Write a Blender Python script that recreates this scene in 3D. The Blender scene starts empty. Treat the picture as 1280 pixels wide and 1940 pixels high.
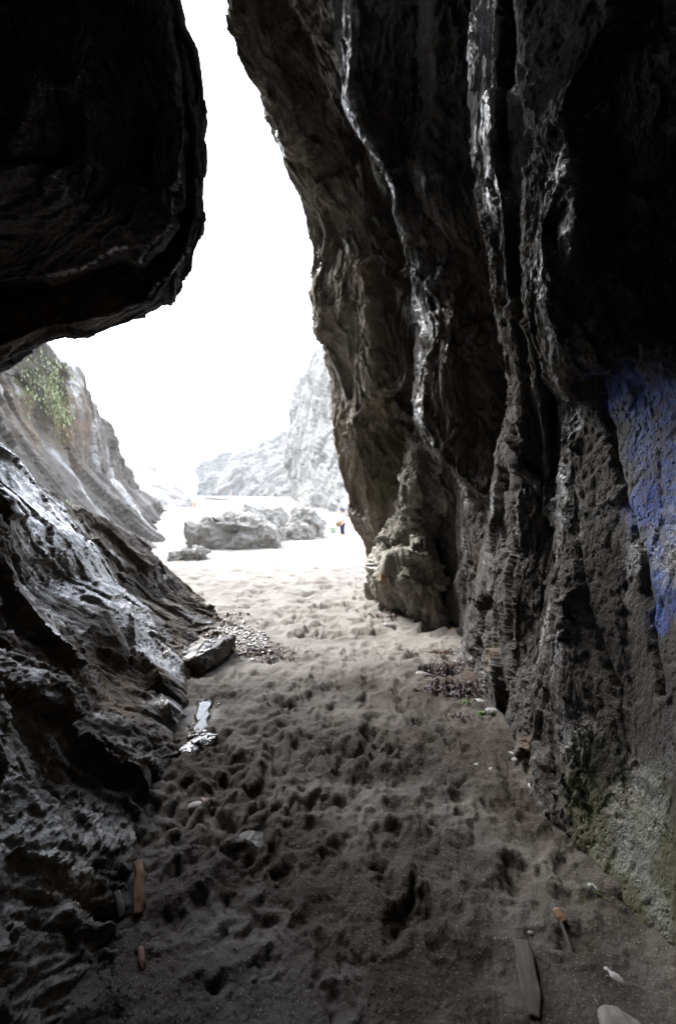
import bpy, math, random
import numpy as np
from mathutils import Vector

# ------------------------------------------------------------------ camera, sky, sun, exposure
sc = bpy.context.scene
C = sc.collection
EYE = 1.6
FPX = 862.0                       # 16 mm lens on a 24x36 frame, in photo pixels
HOR = 925.0
PITCH = math.atan((970 - HOR) / FPX)
cam_d = bpy.data.cameras.new('camera')
cam_d.sensor_fit = 'VERTICAL'
cam_d.sensor_height = 36.0
cam_d.lens = 16.0
cam_d.clip_start = 0.05
cam_d.clip_end = 5000
cam_d.dof.use_dof = True
cam_d.dof.focus_distance = 2.4
cam_d.dof.aperture_fstop = 1.6
cam = bpy.data.objects.new('camera', cam_d)
C.objects.link(cam)
cam.location = (0, 0, EYE)
cam.rotation_euler = (math.pi / 2 - PITCH, 0, 0)
sc.camera = cam

SUN_EL, SUN_AZ = math.radians(46), math.radians(-42)     # azimuth from +Y (the sea) towards +X
w = bpy.data.worlds.new('World')
sc.world = w
w.use_nodes = True
wn = w.node_tree
bg = wn.nodes['Background']
sky = wn.nodes.new('ShaderNodeTexSky')
sky.sky_type = 'NISHITA'
sky.sun_disc = False
sky.sun_elevation = SUN_EL
sky.sun_rotation = SUN_AZ
sky.air_density = 1.0
sky.dust_density = 1.0
sky.ozone_density = 1.0
over = wn.nodes.new('ShaderNodeMix')           # thin bright overcast in front of the clear sky
over.data_type = 'RGBA'
over.inputs['Factor'].default_value = .65
over.inputs[7].default_value = (7.3, 7.55, 8.1, 1)
wn.links.new(sky.outputs[0], over.inputs[6])
wn.links.new(over.outputs[2], bg.inputs[0])
bg.inputs[1].default_value = 0.12
sd = bpy.data.lights.new('sun', 'SUN')
sd.energy = 1.5
sd.angle = math.radians(25)
sd.color = (1.0, 0.98, 0.96)
sun = bpy.data.objects.new('sun', sd)
C.objects.link(sun)
dirv = Vector((math.sin(SUN_AZ) * math.cos(SUN_EL), math.cos(SUN_AZ) * math.cos(SUN_EL), math.sin(SUN_EL)))
sun.rotation_euler = dirv.to_track_quat('Z', 'Y').to_euler()
sun.location = (-4, 20, 30)
sc.view_settings.view_transform = 'Standard'
sc.view_settings.look = 'None'
sc.view_settings.exposure = 2.9
sc.view_settings.gamma = 1
sc.cycles.max_bounces = 6
sc.cycles.diffuse_bounces = 2
sc.cycles.glossy_bounces = 2

# ------------------------------------------------------------------ helpers
rng = np.random.default_rng(7)
random.seed(7)
cp, sp = math.cos(PITCH), math.sin(PITCH)


def P(px, py, d):
    """point at forward distance d (metres along +Y) seen at photo pixel px, py"""
    a = (px - 640) / FPX
    b = (970 - py) / FPX
    vy = cp + b * sp
    vz = -sp + b * cp
    t = d / vy
    return (a * t, d, EYE + vz * t)


def proj(V):
    x, y, z = V[..., 0], V[..., 1], V[..., 2] - EYE
    f = y * cp - z * sp
    u = y * sp + z * cp
    f = np.where(f > 0.05, f, np.nan)
    return 640 + FPX * x / f, 970 - FPX * u / f


GY = np.array([-10, 5, 8, 15, 21, 50, 100, 170, 200, 400])
GZ = np.array([0, 0, -.05, -.33, -.55, -.85, -1.1, -1.3, -1.7, -6])


def gz(y):
    return np.interp(y, GY, GZ)


def G(px, py):
    """where the ray of a photo pixel meets the ground"""
    lo, hi = 0.3, 190.0
    for _ in range(50):
        m = (lo + hi) / 2
        if P(px, py, m)[2] > gz(m):
            lo = m
        else:
            hi = m
    return P(px, py, lo)


def pt(q):
    if len(q) == 4:                       # world point: ('w', x, y, z)
        return q[1:]
    if q[2] == 'g':
        return G(q[0], q[1])
    return P(*q)


_perm = np.random.default_rng(11).permutation(512).astype(np.int32)
_perm = np.concatenate([_perm, _perm])
_grad = np.random.default_rng(12).normal(size=(512, 3)).astype(np.float32)
_grad /= np.linalg.norm(_grad, axis=1)[:, None]
_rnd = np.random.default_rng(13).random((512, 8)).astype(np.float32)


def _h(i, j, k):
    return _perm[(_perm[(_perm[i & 511] + j) & 511] + k) & 511]


def perlin(p):
    p = p.astype(np.float32)
    i0 = np.floor(p).astype(np.int32)
    f = p - i0
    u = f * f * f * (f * (f * 6 - 15) + 10)
    out = 0
    for dx in (0, 1):
        wx = u[..., 0] if dx else 1 - u[..., 0]
        for dy in (0, 1):
            wy = u[..., 1] if dy else 1 - u[..., 1]
            for dz in (0, 1):
                wz = u[..., 2] if dz else 1 - u[..., 2]
                g = _grad[_h(i0[..., 0] + dx, i0[..., 1] + dy, i0[..., 2] + dz)]
                dd = g[..., 0] * (f[..., 0] - dx) + g[..., 1] * (f[..., 1] - dy) + g[..., 2] * (f[..., 2] - dz)
                out = out + wx * wy * wz * dd
    return out * 1.5


def fbm(p, octs=4, gain=.5, lac=2.07):
    a, o, s = 1.0, 0, 0
    for k in range(octs):
        o = o + a * perlin(p + 17.3 * k)
        s += a
        a *= gain
        p = p * lac
    return o / s


def ridged(p, octs=4, gain=.55, lac=2.1):
    a, o, s = 1.0, 0, 0
    for k in range(octs):
        n = 1 - np.abs(perlin(p + 9.1 * k)) * 2
        o = o + a * n * n * np.sign(n)
        s += a
        a *= gain
        p = p * lac
    return o / s - .35


def facets(p):
    """broken-rock planes: every Voronoi cell carries its own tilted plane and height"""
    p = p.astype(np.float32)
    i0 = np.floor(p).astype(np.int32)
    best = np.full(p.shape[:-1], 9e9, np.float32)
    val = np.zeros(p.shape[:-1], np.float32)
    for dx in (-1, 0, 1):
        for dy in (-1, 0, 1):
            for dz in (-1, 0, 1):
                c = i0 + np.array([dx, dy, dz])
                h = _h(c[..., 0], c[..., 1], c[..., 2])
                r = p - c - _rnd[h, :3]
                d = (r * r).sum(-1)
                v = (r * (_rnd[h, 3:6] - .5)).sum(-1) * 1.6 + (_rnd[h, 6] - .5)
                m = d < best
                best = np.where(m, d, best)
                val = np.where(m, v, val)
    return val


def basis(along, sx=1., sy=1., sl=.3):
    """matrix that stretches noise along the bedding direction"""
    a = np.array(along, float)
    a /= np.linalg.norm(a)
    b = np.cross(a, (0, 1, 0) if abs(a[1]) < .9 else (1, 0, 0))
    b /= np.linalg.norm(b)
    c = np.cross(a, b)
    return np.stack([a * sl, b * sx, c * sy])


def line(points, n, closed=False):
    q = np.array([pt(a) for a in points], float)
    s = np.concatenate([[0], np.cumsum(np.linalg.norm(np.diff(q, axis=0), axis=1))])
    t = np.linspace(0, s[-1], n)
    return np.stack([np.interp(t, s, q[:, k]) for k in range(3)], 1)


def smooth(A, axis, it):
    for _ in range(it):
        B = A.copy()
        a = np.moveaxis(A, axis, 0)
        b = np.moveaxis(B, axis, 0)
        b[1:-1] = (a[:-2] + 2 * a[1:-1] + a[2:]) / 4
        A = B
    return A


def loft(rows, counts):
    """rows: (n, 3) arrays of the same n; counts[i]: steps between row i and i+1"""
    out = []
    for i, c in enumerate(counts):
        t = np.linspace(0, 1, c, endpoint=False)[:, None, None]
        out.append(rows[i][None] * (1 - t) + rows[i + 1][None] * t)
    out.append(rows[-1][None])
    return np.concatenate(out, 0)


def normals(V):
    du = np.gradient(V, axis=0)
    dv = np.gradient(V, axis=1)
    n = np.cross(du, dv)
    return n / (np.linalg.norm(n, axis=-1, keepdims=True) + 1e-9)


def facing_away(V, N):
    # outward side of a rock face = the side that looks into the cave or onto the beach
    d = (N * (np.array([0, 1.5, EYE]) - V)).sum(-1)
    return (d > 0).mean() < .5


def rockify(V, M, amp, flip=False, wl=1.0, seed=0., fac=1.0, fine=1.0, swell=.9, rid=.17, close=0.):
    """displace a base surface along its normals: swells, broken planes, ridges and cracks"""
    N = normals(V)
    N = smooth(smooth(N, 0, 6), 1, 6)
    if facing_away(V, N):
        N = -N
    q = (V @ M.T + seed) / wl
    warp = np.stack([perlin(q * 1.3 + 5), perlin(q * 1.3 + 45), perlin(q * 1.3 + 85)], -1)
    qw = q + .35 * warp
    d = swell * fbm(q * .8, 3)
    d = d + .30 * fac * facets(qw * 1.5)
    d = d + .14 * fac * facets(qw * 4.3 + 3)
    d = d + rid * ridged(qw * 2.6 + 7, 5)
    d = d + .045 * fine * facets(qw * 12 + 3)
    d = d + .05 * fine * ridged(qw * 15 + 2, 3)
    if close:                               # rock within arm's reach: finer breaks in the same bedding
        d = d + close * np.clip((3.2 - V[..., 1]) / 1.4, 0, 1) * (.10 * facets(qw * 8 + 1) + .09 * ridged(qw * 9 + 4, 4) + .05 * facets(qw * 20 + 1))
    if np.ndim(amp):
        d = d + .06 * perlin(q * 22) * (.17 / np.maximum(amp, .05) - 1)
    return V + N * (amp * d)[..., None]


def mesh_obj(name, V, faces, mat, parent=None, smooth_sh=True, base=None, attrs=None, link=True):
    V = np.asarray(V, np.float32).reshape(-1, 3)
    if parent is not None:
        pl = np.array(parent.location)
        base = pl
        V = V - pl
    elif base is None:
        base = np.array([V[:, 0].mean(), V[:, 1].mean(), V[:, 2].min()])
        V = V - base
    else:
        V = V - np.array(base)
    me = bpy.data.meshes.new(name)
    if isinstance(faces, np.ndarray):
        k = faces.shape[1]
        me.vertices.add(len(V))
        me.vertices.foreach_set('co', V.astype(np.float32).ravel())
        me.loops.add(faces.size)
        me.loops.foreach_set('vertex_index', faces.astype(np.int32).ravel())
        me.polygons.add(len(faces))
        me.polygons.foreach_set('loop_start', np.arange(0, faces.size, k, dtype=np.int32))
        me.update(calc_edges=True)
    else:
        me.from_pydata([tuple(v) for v in V.tolist()], [], faces)
    me.polygons.foreach_set('use_smooth', [smooth_sh] * len(me.polygons))
    if attrs is not None:
        at = me.color_attributes.new('mask', 'FLOAT_COLOR', 'POINT')
        at.data.foreach_set('color', attrs.astype(np.float32).ravel())
    for m in (mat if isinstance(mat, (list, tuple)) else [mat]):
        me.materials.append(m)
    me.validate()
    o = bpy.data.objects.new(name, me)
    if parent is not None:
        o.parent = parent
    else:
        o.location = base
    C.objects.link(o)
    return o


def rock_faces(V):
    return grid_faces(V.shape[0], V.shape[1], facing_away(V, normals(V)))


def grid_faces(nu, nv, flip=False):
    i = np.arange(nu - 1)[:, None] * nv + np.arange(nv - 1)[None]
    f = np.stack([i, i + nv, i + nv + 1, i + 1], -1).reshape(-1, 4)
    return f[:, ::-1].copy() if flip else f


def tag(o, label=None, cat=None, group=None, kind=None):
    if label: o['label'] = label
    if cat: o['category'] = cat
    if group: o['group'] = group
    if kind: o['kind'] = kind
    return o


def masks(V, blobs, seed=0.):
    """stains and painted glints on a surface; blobs: (channel, px, py, radius_m, strength), found on the surface itself"""
    flat = V.reshape(-1, 3)
    X, Y = proj(flat)
    M = np.zeros((len(flat), 4))
    nz = fbm(flat * 3 + seed, 4)
    for ch, px, py, r, s in blobs:
        near = np.where((X - px) ** 2 + (Y - py) ** 2 < 15 ** 2)[0]
        if len(near) == 0:
            near = np.array([np.nanargmin((X - px) ** 2 + (Y - py) ** 2)])
        c = flat[near[np.argmin(flat[near, 1])]]
        d = np.linalg.norm(flat - c, axis=1) / r
        m = np.clip(1.6 - 1.5 * d + nz * (1.3 if r > .05 else .5), 0, 1) * s
        M[:, ch] = np.maximum(M[:, ch], m)
    return M


# ------------------------------------------------------------------ materials
def new_mat(name):
    m = bpy.data.materials.new(name)
    m.use_nodes = True
    nt = m.node_tree
    for n in list(nt.nodes):
        nt.nodes.remove(n)
    out = nt.nodes.new('ShaderNodeOutputMaterial')
    b = nt.nodes.new('ShaderNodeBsdfPrincipled')
    nt.links.new(b.outputs[0], out.inputs[0])
    return m, nt, b, out


class N:
    """short-hand to wire nodes"""
    def __init__(s, nt): s.nt = nt
    def n(s, t, **k):
        x = s.nt.nodes.new(t)
        for a, v in k.items(): setattr(x, a, v)
        return x
    def put(s, i, v):
        if hasattr(v, 'is_output') or isinstance(v, bpy.types.NodeSocket): s.nt.links.new(v, i)
        else: i.default_value = v
    def noise(s, vec, scale, det=6, rough=.6, dist=0.):
        x = s.n('ShaderNodeTexNoise')
        s.put(x.inputs['Vector'], vec)
        x.inputs['Scale'].default_value = scale
        x.inputs['Detail'].default_value = det
        x.inputs['Roughness'].default_value = rough
        x.inputs['Distortion'].default_value = dist
        return x.outputs['Fac']
    def vor(s, vec, scale, feature='F1', out='Distance', rand=1.):
        x = s.n('ShaderNodeTexVoronoi', feature=feature)
        s.put(x.inputs['Vector'], vec)
        x.inputs['Scale'].default_value = scale
        x.inputs['Randomness'].default_value = rand
        return x.outputs[out]
    def math(s, op, a, b=0., c=0., clamp=False):
        x = s.n('ShaderNodeMath', operation=op, use_clamp=clamp)
        s.put(x.inputs[0], a); s.put(x.inputs[1], b)
        if len(x.inputs) > 2: s.put(x.inputs[2], c)
        return x.outputs[0]
    def ramp(s, v, lo, hi, a=0., b=1.):
        x = s.n('ShaderNodeMapRange')
        s.put(x.inputs['Value'], v)
        x.inputs['From Min'].default_value = lo; x.inputs['From Max'].default_value = hi
        x.inputs['To Min'].default_value = a; x.inputs['To Max'].default_value = b
        return x.outputs[0]
    def mix(s, f, a, b):
        x = s.n('ShaderNodeMix', data_type='RGBA')
        s.put(x.inputs['Factor'], f)
        for sock, v in ((x.inputs[6], a), (x.inputs[7], b)):
            if isinstance(v, tuple): sock.default_value = (*v, 1) if len(v) == 3 else v
            else: s.nt.links.new(v, sock)
        return x.outputs[2]
    def n_warp(s, p):
        x = s.n('ShaderNodeTexNoise'); x.inputs['Scale'].default_value = 30; x.inputs['Detail'].default_value = 3
        s.nt.links.new(p, x.inputs['Vector'])
        m = s.n('ShaderNodeVectorMath', operation='MULTIPLY_ADD')
        s.nt.links.new(x.outputs['Color'], m.inputs[0]); m.inputs[1].default_value = (.03,) * 3
        s.nt.links.new(p, m.inputs[2])
        return m.outputs[0]
    def pos(s): return s.n('ShaderNodeNewGeometry').outputs['Position']
    def stretch(s, vec, along, sl):
        M = basis(along, 1, 1, sl)
        comb = s.n('ShaderNodeCombineXYZ')
        for k in range(3):
            d = s.n('ShaderNodeVectorMath', operation='DOT_PRODUCT')
            s.put(d.inputs[0], vec)
            d.inputs[1].default_value = tuple(M[k])
            s.nt.links.new(d.outputs['Value'], comb.inputs[k])
        return comb.outputs[0]


def rock_mat(name, dark, mid, light, along=(0, .2, 1), sl=.3, rough=(.35, .85), wet=.35, scale=1.0,
             disp=.012, spec=.5, use_mask=True, paint=((.02, .06, .28), (.08, .14, .42)), ctr=.09, pit=.25, finew=.28):
    m, nt, b, out = new_mat(name)
    k = N(nt)
    p = k.pos()
    q = k.stretch(p, along, sl)
    big = k.noise(q, 1.3 * scale, 5, .6, .6)
    med = k.noise(q, 7 * scale, 8, .65, .4)
    fin = k.noise(q, 45 * scale, 6, .7)
    cr = k.vor(q, 5 * scale, 'DISTANCE_TO_EDGE')
    col = k.mix(k.ramp(big, .35, .65), dark, mid)
    col = k.mix(k.math('MULTIPLY', k.ramp(med, .5, .72), .75, clamp=True), col, light)
    col = k.mix(k.math('MULTIPLY', k.ramp(fin, .4, .75), .45, clamp=True), col, tuple(c * .35 for c in dark))
    vein = k.ramp(k.math('ABSOLUTE', k.math('SUBTRACT', k.noise(q, 2.2 * scale, 5, .55, 1.2), .5)), 0, .012, 1, 0)
    col = k.mix(k.math('MULTIPLY', vein, .35, clamp=True), col, tuple(min(1, c * 1.8) for c in light))
    wetf = k.ramp(k.noise(q, 2.0 * scale, 6, .65), .62 - wet * .3, .70 - wet * .3)
    if use_mask:
        at = k.n('ShaderNodeVertexColor', layer_name='mask')
        sep = k.n('ShaderNodeSeparateColor')
        nt.links.new(at.outputs['Color'], sep.inputs[0])
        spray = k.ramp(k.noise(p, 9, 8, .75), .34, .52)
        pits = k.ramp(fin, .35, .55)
        blue = k.mix(k.ramp(k.noise(p, 4, 3, .5), .4, .6), *paint)  # blue spray paint; on the hanging rock, the painted lip glints
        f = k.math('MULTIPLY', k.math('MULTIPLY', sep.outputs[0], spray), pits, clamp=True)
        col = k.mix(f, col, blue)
        moss = k.mix(med, (.035, .036, .016), (.09, .09, .045))
        f = k.math('MULTIPLY', sep.outputs[1], k.ramp(med, .3, .6), clamp=True)
        col = k.mix(f, col, moss)
        rust = k.mix(med, (.10, .045, .018), (.26, .17, .085))
        f = k.math('MULTIPLY', sep.outputs[2], k.ramp(med, .35, .6), clamp=True)
        col = k.mix(f, col, rust)
        wetf = k.math('MAXIMUM', wetf, k.math('MULTIPLY', at.outputs['Alpha'], k.ramp(med, .3, .5), clamp=True))
    r = k.ramp(wetf, 0, 1, rough[1], rough[0])
    nt.links.new(col, b.inputs['Base Color'])
    nt.links.new(r, b.inputs['Roughness'])
    b.inputs['Specular IOR Level'].default_value = spec
    nt.links.new(k.math('MULTIPLY', wetf, 1.0, clamp=True), b.inputs['Coat Weight'])
    b.inputs['Coat Roughness'].default_value = ctr
    b.inputs['Coat IOR'].default_value = 1.65
    h = k.math('ADD', k.math('MULTIPLY', med, 1.0), k.math('MULTIPLY', fin, finew))
    h = k.math('ADD', h, k.math('MULTIPLY', k.ramp(cr, 0, .08), .12))
    h = k.math('ADD', h, k.math('MULTIPLY', k.noise(q, 160 * scale, 3, .6), .08))
    h = k.math('SUBTRACT', h, k.math('MULTIPLY', k.math('MULTIPLY', k.ramp(k.vor(k.stretch(k.n_warp(p), along, .6), 55 * scale), .0, .38, 1, 0), k.ramp(med, .42, .56)), pit))
    dn = k.n('ShaderNodeDisplacement')
    nt.links.new(h, dn.inputs['Height'])
    dn.inputs['Midlevel'].default_value = .9
    dn.inputs['Scale'].default_value = disp
    nt.links.new(dn.outputs[0], out.inputs['Displacement'])
    m.displacement_method = 'BOTH'
    return m


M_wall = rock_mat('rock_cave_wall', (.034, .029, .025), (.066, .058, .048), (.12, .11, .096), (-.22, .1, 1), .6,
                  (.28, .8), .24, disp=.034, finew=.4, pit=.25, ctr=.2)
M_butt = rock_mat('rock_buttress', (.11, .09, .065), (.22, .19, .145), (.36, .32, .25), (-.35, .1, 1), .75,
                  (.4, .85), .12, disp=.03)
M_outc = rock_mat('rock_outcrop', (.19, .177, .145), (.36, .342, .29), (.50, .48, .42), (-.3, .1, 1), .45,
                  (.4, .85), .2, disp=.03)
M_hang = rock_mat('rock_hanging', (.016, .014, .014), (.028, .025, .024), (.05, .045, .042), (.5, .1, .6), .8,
                  (.5, .9), .0, disp=.02, spec=.25, paint=((.4, .4, .43), (.85, .85, .88)))  # pale pair: bright glints of the lip, put into the colour
M_left = rock_mat('rock_wet', (.03, .022, .015), (.088, .066, .043), (.16, .126, .088), (.75, .45, -.62), .6,
                  (.2, .75), .18, disp=.026, spec=.5, ctr=.13, pit=.1, finew=.4)
M_cliff = rock_mat('rock_cliff', (.042, .037, .032), (.09, .082, .072), (.165, .153, .138), (.45, .4, -.8), .22,
                   (.4, .85), .25, scale=.35, disp=.05)
M_far = rock_mat('rock_far', (.10, .099, .09), (.17, .168, .155), (.26, .257, .24), (0, .3, 1), .8,
                  (.8, .9), .0, scale=.3, disp=.15)
M_boul = rock_mat('rock_boulder', (.16, .154, .14), (.28, .274, .255), (.40, .395, .37), (1, .3, .1), .5,
                  (.6, .9), .1, scale=.6, disp=.04)


def simple_mat(name, c1, c2, scale=30, rough=.6, bump=.3, along=(0, 0, 1), sl=1., spec=.4, local=True):
    m, nt, b, out = new_mat(name)
    k = N(nt)
    p = k.n('ShaderNodeTexCoord').outputs['Object'] if local else k.pos()
    q = k.stretch(p, along, sl)
    f = k.noise(q, scale, 6, .65, .3)
    nt.links.new(k.mix(k.ramp(f, .3, .7), c1, c2), b.inputs['Base Color'])
    b.inputs['Roughness'].default_value = rough
    b.inputs['Specular IOR Level'].default_value = spec
    bp = k.n('ShaderNodeBump')
    bp.inputs['Strength'].default_value = bump
    bp.inputs['Distance'].default_value = .01
    nt.links.new(k.noise(q, scale * 2, 6, .7), bp.inputs['Height'])
    nt.links.new(bp.outputs[0], b.inputs['Normal'])
    return m


def sand_mat():
    m, nt, b, out = new_mat('sand')
    k = N(nt)
    p = k.pos()
    sx = k.n('ShaderNodeSeparateXYZ')
    nt.links.new(p, sx.inputs[0])
    at = k.n('ShaderNodeVertexColor', layer_name='mask')
    sep = k.n('ShaderNodeSeparateColor')
    nt.links.new(at.outputs['Color'], sep.inputs[0])
    damp = sep.outputs[0]
    g = k.vor(p, 380, 'F1', 'Color')
    gs = k.n('ShaderNodeSeparateColor')
    nt.links.new(g, gs.inputs[0])
    grain = gs.outputs[0]
    big = k.noise(p, 2.5, 5, .6)
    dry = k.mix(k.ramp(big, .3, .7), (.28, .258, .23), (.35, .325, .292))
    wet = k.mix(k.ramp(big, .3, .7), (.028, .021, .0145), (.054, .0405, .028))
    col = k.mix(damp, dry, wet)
    # dark and pale grains
    col = k.mix(k.math('MULTIPLY', k.ramp(grain, .0, .5, 1, 0), .6, clamp=True), col, (.035, .03, .027))
    col = k.mix(k.math('MULTIPLY', k.ramp(grain, .955, 1.0), .7, clamp=True), col, (.42, .39, .35))
    nt.links.new(k.mix(sep.outputs[1], col, (.09, .065, .045)), b.inputs['Base Color'])
    nt.links.new(k.ramp(at.outputs['Alpha'], 0, 1, .85, .2), b.inputs['Roughness'])
    b.inputs['Specular IOR Level'].default_value = .35
    h = k.math('ADD', k.math('MULTIPLY', k.noise(p, 60, 5, .6), .55), k.math('MULTIPLY', grain, .35))
    h = k.math('ADD', h, k.math('MULTIPLY', k.noise(p, 14, 5, .55), 1.3))
    dn = k.n('ShaderNodeDisplacement')
    nt.links.new(h, dn.inputs['Height'])
    dn.inputs['Midlevel'].default_value = .85
    dn.inputs['Scale'].default_value = .014
    nt.links.new(dn.outputs[0], out.inputs['Displacement'])
    m.displacement_method = 'BOTH'
    return m


M_sand = sand_mat()

# ------------------------------------------------------------------ the sand
NY, NX = 1150, 720
t = np.linspace(0, 1, NY)
ys = np.concatenate([np.linspace(-5, .9, 60, endpoint=False),
                     .9 * (230 / .9) ** np.linspace(0, 1, NY - 60)])
sx_ = np.linspace(-1, 1, NX)
sx_ = .55 * sx_ + .45 * sx_ ** 5 * 1.6
wid = np.maximum(2.2, 1.15 * np.abs(ys) + .7) * 1.15
SX = sx_[None] * wid[:, None]
SY = np.repeat(ys[:, None], NX, 1)
SZ = gz(SY)
p3 = np.stack([SX, SY, SX * 0], -1)
# churned, damp sand in the cave; soft dimples outside; smooth coarse sand at the photographer's feet
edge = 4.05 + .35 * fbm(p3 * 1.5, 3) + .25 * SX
churn = np.clip((SY - 1.35) / .5, 0, 1) * np.clip((edge + .35 - SY) / .6, 0, 1)
churn *= np.clip(.65 + 1.5 * fbm(p3 * .9 + 3, 2), .2, 1.1)
near = SY < 9
bill = np.zeros_like(SX)
fine_n = np.zeros_like(SX)
q3 = p3[near[:, 0]]
wq = q3 + .06 * np.stack([perlin(q3 * 7), perlin(q3 * 7 + 31), q3[..., 0] * 0], -1)
bill[near[:, 0]] = .6 * np.abs(perlin(wq * 5)) + .45 * np.abs(perlin(wq * 10 + 4)) + .14 * np.abs(perlin(wq * 24 + 9)) + .3 * perlin(wq * 3.2 + 20)
bill[near[:, 0]] += .16 * facets(wq * 9)
fine_n[near[:, 0]] = perlin(wq * 40 + 3) * .5 + perlin(wq * 85 + 3) * .3 + np.abs(perlin(wq * 20))
SZ = SZ + churn * (bill - .25) * .10 + .004 * fine_n * np.clip((6 - SY) / 2, 0, 1)
SZ = SZ + .02 * fbm(p3 * 1.7 + 8, 3) + .012 * np.clip((SY - 4) / 2, 0, 1) * fbm(p3 * np.array([2.6, 3.4, 1]) + 2, 3)
SZ = SZ + .05 * np.clip((SY - 10) / 20, 0, 1) * fbm(p3 * .35 + 8, 3)


WX = perlin(p3 * 9 + 50) * .035 + perlin(p3 * 24 + 70) * .016
WY = perlin(p3 * 9 + 90) * .035 + perlin(p3 * 24 + 20) * .016


def stamp(cx, cy, a, b, rot, depth, rim=.35):
    R = max(a, b) * 2.2
    r0, r1 = np.searchsorted(ys, [cy - R, cy + R])
    if r1 - r0 < 2: return
    X = SX[r0:r1] - cx + WX[r0:r1]
    Y = SY[r0:r1] - cy + WY[r0:r1]
    u = (X * math.cos(rot) + Y * math.sin(rot)) / a
    v = (-X * math.sin(rot) + Y * math.cos(rot)) / b
    r = np.sqrt(u * u + v * v)
    SZ[r0:r1] += -depth * np.exp(-(r ** 2.4)) * (1 + 6 * WX[r0:r1]) + depth * rim * np.exp(-((r - 1.35) ** 2) / .09)


for _ in range(420):                                   # footprints and scuffs inside
    y = rng.uniform(1.5, 5.2)
    x = rng.uniform(-1.1, 1.5)
    s = rng.uniform(.03, .075)
    stamp(x, y, s, s * rng.uniform(1, 2.2), rng.uniform(0, 3.2), rng.uniform(.006, .024) * (1 if y < 4.6 else .5))
for _ in range(26):                                    # soft hollows close by
    y = rng.uniform(1.15, 2.2)
    stamp(rng.uniform(-.8, 1.1), y, rng.uniform(.05, .09), rng.uniform(.05, .12), rng.uniform(0, 3.2), rng.uniform(.01, .025), .2)
for _ in range(1500):                                   # trodden beach
    y = 4.8 * (30 / 4.8) ** rng.random()
    x = rng.uniform(-.45, .5) * y
    s = rng.uniform(.06, .13)
    stamp(x, y, s, s * rng.uniform(1, 2), rng.uniform(-.5, .5) + 1.6, rng.uniform(.02, .05))
rk = np.random.default_rng(77)
for x0, y0, dx, dy, n_ in ((.05, 1.5, .02, .62, 14), (.45, 1.7, -.03, .55, 12), (-.25, 2.1, -.02, .6, 12), (.7, 2.3, -.08, .6, 6)):
    for i_ in range(n_):                                # walking trails: sole and heel of each step
        fx = x0 + dx * i_ + (.09 if i_ % 2 else -.09) + rk.normal() * .03
        fy = y0 + dy * i_ + rk.normal() * .05
        tr = rk.normal() * .15
        dp_ = rk.uniform(.014, .024) * (1.3 if fy > 5 else 1)
        stamp(fx, fy, .042, .085, tr, dp_, .5)
        stamp(fx + .1 * math.sin(tr), fy - .14, .034, .045, tr, dp_ * 1.15, .5)
for px, py, a, dp in ((640, 1590, .06, .03), (722, 1640, .06, .028), (520, 1650, .07, .03), (780, 1690, .06, .025), (440, 1565, .07, .028), (340, 1640, .07, .022),
                      (510, 1730, .06, .028), (520, 1815, .05, .022), (215, 1815, .05, .03), (1010, 1640, .05, .02), (970, 1495, .04, .02), (700, 1840, .06, .018),
                      (1070, 1615, .035, .018), (900, 1700, .06, .015), (390, 1890, .06, .018), (600, 1520, .06, .025), (830, 1560, .05, .018), (690, 1480, .06, .02)):
    g = G(px, py)
    for _ in range(4):                                  # a scuff is several overlapping dents
        stamp(g[0] + rk.normal() * a * .6, g[1] + rk.normal() * a * .6, a * rk.uniform(.35, .7), a * rk.uniform(.3, .9), rk.uniform(0, 3), dp * rk.uniform(.3, .7), .4)
g_ = G(384, 1356)
r_ = np.sqrt(((SX - g_[0]) / .11) ** 2 + ((SY - g_[1]) / .24) ** 2)
m_ = np.exp(-r_ ** 4)
SZ = SZ * (1 - m_) + (-.022) * m_


def ground(x, y):
    r = min(max(int(np.searchsorted(ys, y)), 0), NY - 1)
    c = int(np.argmin(np.abs(SX[r] - x)))
    return float(SZ[r, c])


SV = np.stack([SX, SY, SZ], -1)
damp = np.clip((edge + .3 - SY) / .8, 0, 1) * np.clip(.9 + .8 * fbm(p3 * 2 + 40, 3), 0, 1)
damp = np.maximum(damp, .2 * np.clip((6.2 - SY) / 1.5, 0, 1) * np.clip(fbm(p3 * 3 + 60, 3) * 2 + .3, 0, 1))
mk = np.zeros((NY * NX, 4))
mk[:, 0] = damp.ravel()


def sand_blob(ch, px, py, r, s):
    g = G(px, py)
    d = np.sqrt((SX - g[0]) ** 2 + (SY - g[1]) ** 2) / r
    m = np.clip(1.5 - 1.5 * d + fbm(p3 * 6 + 5, 3), 0, 1) * s
    mk[:, ch] = np.maximum(mk[:, ch], m.ravel())


sand_blob(1, 470, 1225, .42, .8)
sand_blob(1, 430, 1180, .35, .5)
sand_blob(1, 840, 1290, .3, .45)
sand_blob(1, 560, 1250, .3, .35)
sand_blob(3, 380, 1350, .18, .9)
sand_blob(3, 450, 1190, .35, .6)
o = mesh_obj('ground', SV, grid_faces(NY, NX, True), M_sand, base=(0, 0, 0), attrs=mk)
tag(o, 'grey beach sand, dark and churned by footprints in the cave', None, kind='structure')

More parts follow.
